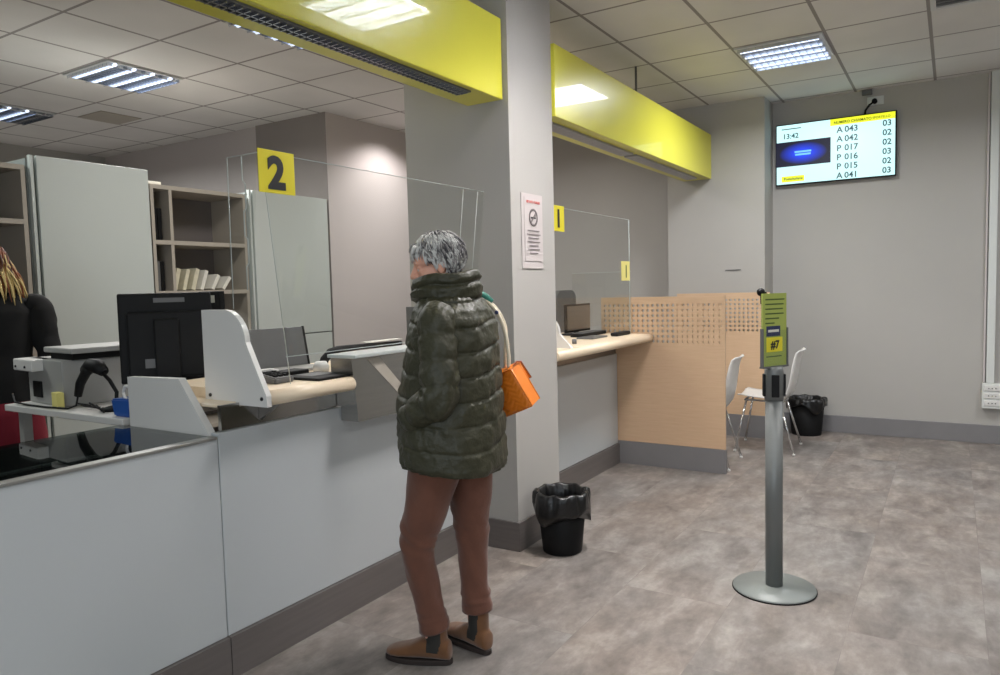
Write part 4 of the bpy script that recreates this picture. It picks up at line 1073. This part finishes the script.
# ---- the woman at the counter
WY = 105.0
WR = V((2.19, 1.60, 0))
t = thing('person', 'grey-haired woman in an olive padded jacket and brown trousers standing at the counter', 'person', WR, rotz=math.radians(WY - 90))
H = Matrix.Translation((-.004, .020, 1.490)) @ Matrix.Rotation(math.radians(26), 4, 'Z') @ Matrix.Rotation(math.radians(-12), 4, 'X') @ Matrix.Scale(.93, 4)
JW = dict(H=H, neck=V((0, .005, 1.41)), chest_top=V((0, -.02, 1.33)),
    torso=[(.74, 0, -.02, .13, .10), (.80, 0, -.02, .165, .12), (.88, 0, -.02, .165, .115), (1.0, 0, -.015, .13, .095), (1.12, 0, -.015, .145, .105), (1.24, 0, -.02, .165, .11), (1.31, 0, -.025, .15, .09), (1.35, 0, -.02, .09, .07)],
    armL=((-.180, -.042, 1.285), (-.235, -.062, 1.035), (-.175, .085, .935)), armR=((.180, -.04, 1.285), (.235, -.07, 1.035), (.165, .075, .93)),
    handL=((.75, .05, -.55), (.3, .6, .6), (-.55, .6, -.3)), handR=((-.75, .05, -.55), (-.3, .6, .6), (.55, .6, -.3)), curl=.5,
    legL=((-.090, .01, .80), (-.085, .100, .45), (-.058, .058, .10)), legR=((.085, -.05, .80), (.072, -.058, .45), (.074, -.068, .10)),
    footL=(-.03, 1, 0), footR=(.5, .87, 0))
bm = make_body(JW, .0045)
Hi = H.inverted()
for f in bm.faces:
    q = Hi @ f.calc_center_median()
    if q.y > .078 and -.070 < q.z < -.046 and abs(q.x) < .022: f.material_index = 1
obj('body', bm, ['skin', 'lip'], t, local=True, normals=False)
eyes(H, t)
rnd = random.Random(11)
bm = B(); add_hair(bm, H, 1700, rnd)
for k in range(70):  # fringe
    x = rnd.uniform(-.05, .055); p = V((x, .050 + rnd.uniform(-.01, .012), .094 - abs(x) * .35)); L = rnd.uniform(.026, .045)
    pts = [H @ (p + V((x * .2 * u, L * u * .85, .012 * math.sin(u * 2.6) - .026 * u * u))) for u in (0, .3, .6, .85, 1)]
    add_tube(bm, pts, [.004, .0048, .0044, .003, .001], 5, mi=0 if rnd.random() < .75 else 1)
obj('hair', bm, ['hair_l', 'hair_m', 'hair_d'], t, local=True, normals=False)

# jacket torso
PITCH = .086
def puff(u, amp=.015, z0=0.0):
    d = abs(((u - z0) / PITCH + .5) % 1 - .5) * PITCH
    return amp * (.75 * (1 - math.exp(-(d / .007) ** 2)) + .35 * math.sin(PI * d / PITCH) - .7)
TK = [(.755, 0, -.024, .222, .185), (.775, 0, -.024, .230, .192), (.85, 0, -.022, .230, .190), (.98, 0, -.020, .222, .182), (1.10, 0, -.026, .214, .168), (1.20, 0, -.032, .208, .155), (1.27, 0, -.036, .198, .142),
      (1.32, 0, -.036, .176, .126), (1.355, 0, -.030, .142, .110), (1.385, 0, -.022, .105, .096), (1.40, 0, -.016, .092, .088)]
def jacket_ring(z, n=96, inset=0.0):
    cx, cy_, rx, ry = lerp_keys(TK, z); out = []
    for k in range(n):
        a = 2 * PI * k / n; c, s = math.cos(a), math.sin(a)
        e = 2.35; g = (abs(c) ** e + abs(s) ** e) ** (-1 / e)
        wv = .010 * math.sin(2 * a + .6) + .012 * noise.noise(V((c * 1.5, s * 1.5, 4)))
        zz = z + wv
        amp = (.0085 if z > 1.0 else .0055) if z < 1.3 else .006
        pf = puff(zz, amp, .755)
        wr = .006 * fold_noise(c, s, z, 9, 9, 22) + .009 * fold_noise(c, s, z, 2.6, 2.6, 7)
        # short diagonal creases running off the seams
        seam = 1 - abs(math.sin(PI * (zz - .755) / PITCH))
        wr += .013 * seam * noise.noise(V((a * 7 + z * 14, z * 5, 2)))
        r = g + 0
        # hem dips towards the back
        zo = z - (.018 * (-s) * max(0, 1 - (z - .755) / .12))
        out.append(V((cx + (rx + pf + wr - inset) * g * c, cy_ + (ry + pf + wr - inset) * g * s, zo)))
    return out
bm = B()
rings = [jacket_ring(.79, inset=.04), jacket_ring(.758, inset=.03)] + [jacket_ring(.755 + (1.40 - .755) * i / 210) for i in range(211)]
add_loft(bm, rings)
jk = obj('jacket', bm, 'jacket', t, local=True)
zp = [jacket_ring(.76 + .62 * i / 40)[24] + V((0, .001, 0)) for i in range(41)]
obj('zip', tube(zp, .005, 6), 'ink', jk, local=True)
# collar, one piece, standing, lower in front
def collar_ring(u, n=72):
    out = []
    for k in range(n):
        a = 2 * PI * k / n; c, s = math.cos(a), math.sin(a)
        p = lerp_keys([(0, .118, 1.352), (.18, .140, 1.372), (.40, .143, 1.402), (.52, .134, 1.418), (.66, .139, 1.437), (.80, .130, 1.456), (.9, .110, 1.460), (1.0, .088, 1.43), (1.1, .075, 1.38)], u)
        r, z = p; z += (-.026 * s if s > 0 else -.006 * s) * max(0, min(1, (z - 1.36) / .06)) + .006 * math.sin(3 * a)
        r += .005 * noise.noise(V((c * 4, s * 4, u * 7))) - (.008 if abs(u - .52) < .04 else 0)
        r *= .95
        out.append(V((.0 + r * .93 * c + -.012 * max(0, s), -.016 + r * (1.0 if s > 0 else .96) * s, z)))
    return out
bm = B(); add_loft(bm, [collar_ring(1.1 * i / 30) for i in range(31)], cap=False); obj('collar', bm, 'jacket', jk, local=True)
# sleeves
def sleeve(S, E, W, sgn, path=None):
    path = catmull([S + V((-sgn * .05, 0, .02)), S, S.lerp(E, .5) + V((sgn * .008, -.004, 0)), E, E.lerp(W, .5), W], 90)
    tot = sum((b - a).length for a, b in zip(path, path[1:]))
    def rf(s, a, p):
        u = s / tot; r = lerp_keys([(0, .056), (.10, .066), (.3, .065), (.52, .064), (.62, .064), (.8, .060), (.93, .054), (1, .042)], u)[0]
        pp = PITCH * .9; pf = puff(s, .0065, .02)
        wr = .012 * noise.noise(V((a * 1.6, s * 22, 5 + sgn))) * (1 if .45 < u < .75 else .5) + .004 * noise.noise(V((a * 4, s * 45, 1)))
        return r + pf + wr
    bm = B(); sweep(bm, path, rf, 48); return bm
for k, sg_ in (('L', -1), ('R', 1)):
    S, E, W = (V(q) for q in JW['arm' + k]); sl = obj('sleeve', sleeve(S, E, W, sg_), 'jacket', jk, local=True)
# trousers
def leg(bm, h, k, a, seed, hem):
    path = catmull([h + V((0, -.005, .06)), h, h.lerp(k, .55), k, k.lerp(a, .5), V((a.x, a.y - .004, hem))], 80)
    tot = sum((q - p).length for p, q in zip(path, path[1:]))
    def rf(s, an, p):
        u = s / tot; r = lerp_keys([(0, .105), (.15, .098), (.35, .083), (.52, .068), (.68, .058), (.85, .052), (1, .060)], u)[0]
        kn = math.exp(-((u - .5) / .07) ** 2); kh = math.exp(-((u - .93) / .05) ** 2)
        wr = .011 * kn * noise.noise(V((math.cos(an) * 1.2, s * 36 + math.sin(an), seed))) + .010 * kh * noise.noise(V((math.cos(an), s * 42, seed + 3))) + .006 * noise.noise(V((math.cos(an) * 1.5, s * 9 + math.sin(an) * 1.5, seed + 7)))
        return r + wr
    sweep(bm, path, rf, 40)
bm = B(); hl, kl, al = (V(q) for q in JW['legL']); hr, kr, ar = (V(q) for q in JW['legR'])
leg(bm, hl, kl, al, 1, .132); leg(bm, hr, kr, ar, 9, .160)
add_ell(bm, (0, -.02, .82), (.165, .125, .10), seg=24)
obj('trousers', bm, 'trouser', t, local=True)
# boots
def boot(an, f, label=None):
    f = V(f).normalized(); ang = math.atan2(-f.x, f.y)
    Mx = Matrix.Translation((an.x, an.y, 0)) @ Matrix.Rotation(ang, 4, 'Z')
    bm = B(); rings = []
    for (y, hw, zt) in ((-.066, .016, .055), (-.060, .030, .085), (-.035, .037, .10), (0, .038, .105), (.05, .040, .092), (.095, .045, .070), (.135, .047, .058), (.168, .040, .050), (.188, .024, .042), (.194, .010, .036)):
        ring = []
        for k in range(20):
            a = 2 * PI * k / 20; c, s = math.cos(a), math.sin(a); e = 2.6; g = (abs(c) ** e + abs(s) ** e) ** (-1 / e)
            ring.append(V((hw * g * c, y, .018 + (zt - .018) * (.5 + .5 * g * s))))
        rings.append(ring)
    add_loft(bm, rings)
    add_tube(bm, [(0, -.010, .05), (0, -.010, .10), (0, -.006, .19)], [.040, .041, .040], 24)
    bm = remeshed(bm, .0045, 4)
    for fc in bm.faces:
        q = fc.calc_center_median()
        if abs(q.x) > .018 and -.036 + max(0, .09 - q.z) * .3 < q.y < .020 + max(0, q.z - .08) * .2 and q.z > .052: fc.material_index = 1
    bmesh.ops.transform(bm, matrix=Mx, verts=bm.verts[:]); b_ = obj('boot', bm, ['suede', 'elastic'], t, local=True, normals=False)
    bm = B(); out = []
    for k in range(36):
        a = 2 * PI * k / 36; y = .064 + .134 * math.sin(a); w = .036 + .013 * max(0, min(1, (y + .02) / .14))
        out.append((w * math.copysign(abs(math.cos(a)) ** .75, math.cos(a)), y, 0))
    add_prism(bm, out, (0, 0, .020)); bmesh.ops.bevel(bm, geom=[e for e in bm.edges if abs(e.verts[0].co.z - e.verts[1].co.z) < 1e-4], offset=.003, segments=1, affect='EDGES')
    bmesh.ops.transform(bm, matrix=Mx, verts=bm.verts[:]); obj('sole', bm, 'sole', b_, local=True)
boot(V((al.x, al.y, 0)), JW['footL']); boot(V((ar.x, ar.y, 0)), JW['footR'])

# ---- her bag
Z3 = V((0, 0, 1)); rv = V((.6, -.8, 0)); dv = V((.8, .6, 0))
Hd = (rv * .48 - Z3 * .877).normalized(); a_, b__ = .80, .60
Wd = (-(rv * .877 + Z3 * .48) * a_ + dv * b__).normalized(); Td = Hd.cross(Wd).normalized()
if Td.dot(rv) < 0: Td = -Td
P0 = V((2.40, 1.444, 1.085))
bag = thing('handbag', 'quilted orange handbag with cream strap hanging behind the woman', 'handbag', P0)
def bp_(u, h, q): return P0 + Wd * u + Hd * h + Td * q
bw, bh, bt_ = .21, .165, .072
def bag_face(q, sgn):
    n1, n2 = 40, 30; g = []
    for i in range(n1 + 1):
        row = []
        for j in range(n2 + 1):
            u, h = bw * i / n1, bh * j / n2
            ph = (h + abs(((u / .055) % 1) - .5) * .05) / .024
            d = .0065 * abs(math.sin(PI * ph)) ** .6 * (1 if .004 < u < bw - .004 and .004 < h < bh - .004 else 0)
            row.append(bp_(u, h, q + sgn * (d + .010 * math.sin(PI * i / n1) * math.sin(PI * j / n2))))
        g.append(row)
    return g
bm = B()
for q, sgn in ((0, -1), (bt_, 1)):
    g = [[bm.verts.new(p) for p in r] for r in bag_face(q, sgn)]
    for i in range(40):
        for j in range(30):
            f = bm.faces.new((g[i][j], g[i + 1][j], g[i + 1][j + 1], g[i][j + 1])); f.smooth = True
for (p, q) in (((0, 0), (0, bh)), ((0, bh), (bw, bh)), ((bw, bh), (bw, 0)), ((bw, 0), (0, 0))):
    N = 12; ra = []; 
    for i in range(N + 1):
        u = p[0] + (q[0] - p[0]) * i / N; h = p[1] + (q[1] - p[1]) * i / N
        ra.append([bm.verts.new(bp_(u, h, bt_ * j / 4)) for j in range(5)])
    for i in range(N):
        for j in range(4): bm.faces.new((ra[i][j], ra[i + 1][j], ra[i + 1][j + 1], ra[i][j + 1]))
bmesh.ops.remove_doubles(bm, verts=bm.verts[:], dist=.0004)
obj('body', bm, 'orange', bag)
bm = B()
add_prism(bm, [bp_(-.004, -.004, -.006), bp_(-.004, -.009, .02), bp_(-.004, -.009, bt_ * .75), bp_(-.004, .0, bt_ + .006), bp_(-.004, .075, bt_ + .016), bp_(-.004, .075, bt_ + .013), bp_(-.004, .004, bt_ + .002), bp_(-.004, -.003, bt_ * .7), bp_(-.004, -.003, .02), bp_(-.004, .0, -.002)], Wd * (bw + .008))
obj('flap', bm, 'orange', bag)
bm = B(); add_tube(bm, [bp_(-.005, -.009, .02), bp_(-.005, -.010, bt_ * .75), bp_(-.005, .0, bt_ + .007), bp_(-.005, .076, bt_ + .016), bp_(bw, .076, bt_ + .016)], .003, 6); obj('flap_edge', bm, 'orange_d', bag)
bm = B(); add_tube(bm, [bp_(0, 0, 0), bp_(0, bh, 0), bp_(bw, bh, 0)], .003, 6); add_tube(bm, [bp_(0, 0, bt_), bp_(0, bh, bt_), bp_(bw, bh, bt_)], .003, 6); obj('piping', bm, 'orange', bag)
def loc2w(p):
    r_ = Matrix.Rotation(math.radians(WY - 90), 3, 'Z'); return WR + r_ @ V(p)
A_ = bp_(.02, -.006, .02); B2 = bp_(.05, -.006, .045)
def strap(end, off):
    p = catmull([loc2w((.10 + off, .12, 1.27)), loc2w((.125 + off, .06, 1.372)), loc2w((.145 + off, -.04, 1.385)), loc2w((.178 + off, -.125, 1.335)), loc2w((.198 + off, -.168, 1.25)), end + V((0, 0, .06)), end], 30)
    bm = B()
    for q in range(1): add_tube(bm, p, .0075, 8)
    return bm
obj('strap', strap(A_, 0), 'cream', bag); obj('strap', strap(B2, .022), 'cream', bag)
bm = B(); add_tube(bm, [loc2w((.170, -.150, 1.305)), loc2w((.225, -.135, 1.305))], .008, 8); obj('clasp', bm, 'navy', bag)
bm = B(); add_tube(bm, [loc2w((.150, -.072, 1.383)), loc2w((.176, -.098, 1.368)), loc2w((.190, -.125, 1.345))], [.014, .017, .013], 10); obj('strap_pad', bm, 'teal', bag)

# ---- member of staff at the left edge
SY = 65.0
SR = V((1.845, 4.25, 0))
t = thing('person', 'staff member in black with auburn hair, cut off by the left edge', 'person', SR, rotz=math.radians(SY - 90))
t.scale = (1.03, 1.03, 1.03)
H = Matrix.Translation((-.01, .02, 1.52)) @ Matrix.Rotation(math.radians(20), 4, 'Z') @ Matrix.Rotation(math.radians(-22), 4, 'X')
JS = dict(H=H, neck=V((0, 0, 1.44)), chest_top=V((0, -.02, 1.36)),
    torso=[(.76, 0, -.02, .13, .10), (.84, 0, -.02, .165, .12), (.92, 0, -.02, .165, .115), (1.03, 0, -.015, .13, .095), (1.15, 0, -.015, .145, .105), (1.27, 0, -.02, .165, .11), (1.34, 0, -.025, .15, .09), (1.38, 0, -.02, .09, .07)],
    armL=((-.19, -.02, 1.315), (-.235, -.03, 1.05), (-.17, .17, .97)), armR=((.19, -.03, 1.315), (.235, -.05, 1.05), (.17, .16, .97)),
    handL=((.3, .9, -.1), (.9, -.3, .0), (0, .1, 1)), handR=((-.3, .9, -.1), (-.9, -.3, 0), (0, .1, 1)), curl=.35,
    legL=((-.088, 0, .82), (-.08, .01, .45), (-.08, 0, .10)), legR=((.088, 0, .82), (.08, .01, .45), (.08, 0, .10)), footL=(-.1, 1, 0), footR=(.1, 1, 0))
bm = make_body(JS, .006); obj('body', bm, ['skin', 'lip'], t, local=True, normals=False)
eyes(H, t)
bm = B(); add_hair(bm, H, 520, random.Random(3), (.14, .2), .006, 'long')
rnd = random.Random(5)
for k in range(150):
    a = rnd.uniform(-.2, PI + .2); p0 = H @ V((.078 * math.cos(a), -.02 - .085 * max(0, math.sin(a)), rnd.uniform(-.04, .06)))
    e = p0 + V((math.cos(a) * .035 + rnd.uniform(-.03, .05), -.03 * math.sin(a) - rnd.uniform(0, .03), -rnd.uniform(.14, .21)))
    add_tube(bm, catmull([p0, p0.lerp(e, .5) + V((math.cos(a) * .018, -.018, 0)), e], 6), [.006, .006, .0055, .005, .004, .003, .001], 5, mi=rnd.choice((0, 0, 1, 2, 2) if rnd.random() < .8 else (2,)))
obj('hair', bm, ['hair_r', 'hair_rd', 'hair_b'], t, local=True, normals=False)
TK = [(.84, 0, -.02, .175, .135), (.95, 0, -.018, .168, .128), (1.08, 0, -.015, .158, .12), (1.2, 0, -.015, .172, .13), (1.3, 0, -.02, .185, .125), (1.36, 0, -.02, .15, .10), (1.41, 0, -.01, .085, .078), (1.44, 0, 0, .068, .066)]
def plain_ring(keys, z, n=48, inset=0, e=2.2):
    cx, cy_, rx, ry = lerp_keys(keys, z); out = []
    for k in range(n):
        a = 2 * PI * k / n; c, s = math.cos(a), math.sin(a); g = (abs(c) ** e + abs(s) ** e) ** (-1 / e); wr = .006 * fold_noise(c, s, z, 3, 3, 9)
        out.append(V((cx + (rx + wr - inset) * g * c, cy_ + (ry + wr - inset) * g * s, z)))
    return out
bm = B(); add_loft(bm, [plain_ring(TK, .88, inset=.03)] + [plain_ring(TK, .84 + .6 * i / 50) for i in range(51)]); jk = obj('jumper', bm, 'jacket_dark', t, local=True)
for k, sg_ in (('L', -1), ('R', 1)):
    S, E, W = (V(q) for q in JS['arm' + k]); path = catmull([S + V((-sg_ * .05, 0, .02)), S, S.lerp(E, .5), E, E.lerp(W, .5), W], 50); tot = sum((b - a).length for a, b in zip(path, path[1:]))
    bm = B(); sweep(bm, path, lambda s, a, p: lerp_keys([(0, .055), (.12, .072), (.5, .058), (.8, .046), (1, .036)], s / tot)[0] + .006 * noise.noise(V((a, s * 20, sg_))), 28); obj('sleeve', bm, 'jacket_dark', jk, local=True)
SK = [(.50, 0, 0, .205, .17), (.65, 0, -.01, .20, .165), (.8, 0, -.02, .188, .15), (.87, 0, -.02, .17, .13)]
bm = B(); add_loft(bm, [plain_ring(SK, .55, inset=.02)] + [plain_ring(SK, .5 + .37 * i / 20) for i in range(21)]); obj('skirt', bm, 'red_cloth', t, local=True)
for k in ('L', 'R'):
    a = V(JS['leg' + k][2]); f = V(JS['foot' + k]).normalized(); ang = math.atan2(-f.x, f.y)
    bm = B(); add_ell(bm, (0, .055, .04), (.042, .13, .04)); add_ell(bm, (0, -.01, .07), (.04, .05, .05)); bm = remeshed(bm, .006, 2)
    for v in bm.verts: v.co.z = max(v.co.z, .0)
    bmesh.ops.transform(bm, matrix=Matrix.Translation((a.x, a.y, 0)) @ Matrix.Rotation(ang, 4, 'Z'), verts=bm.verts[:]); obj('shoe', bm, 'black', t, local=True, normals=False)
#PEOPLE_END
SC.view_settings.view_transform = 'Standard'; SC.view_settings.look = 'None'; SC.view_settings.gamma = 1; SC.view_settings.use_curve_mapping = False
SC.view_settings.exposure = .54
w = bpy.data.worlds.new('world'); SC.world = w; w.use_nodes = True
w.node_tree.nodes['Background'].inputs[0].default_value = lin((190, 205, 225)); w.node_tree.nodes['Background'].inputs[1].default_value = .6
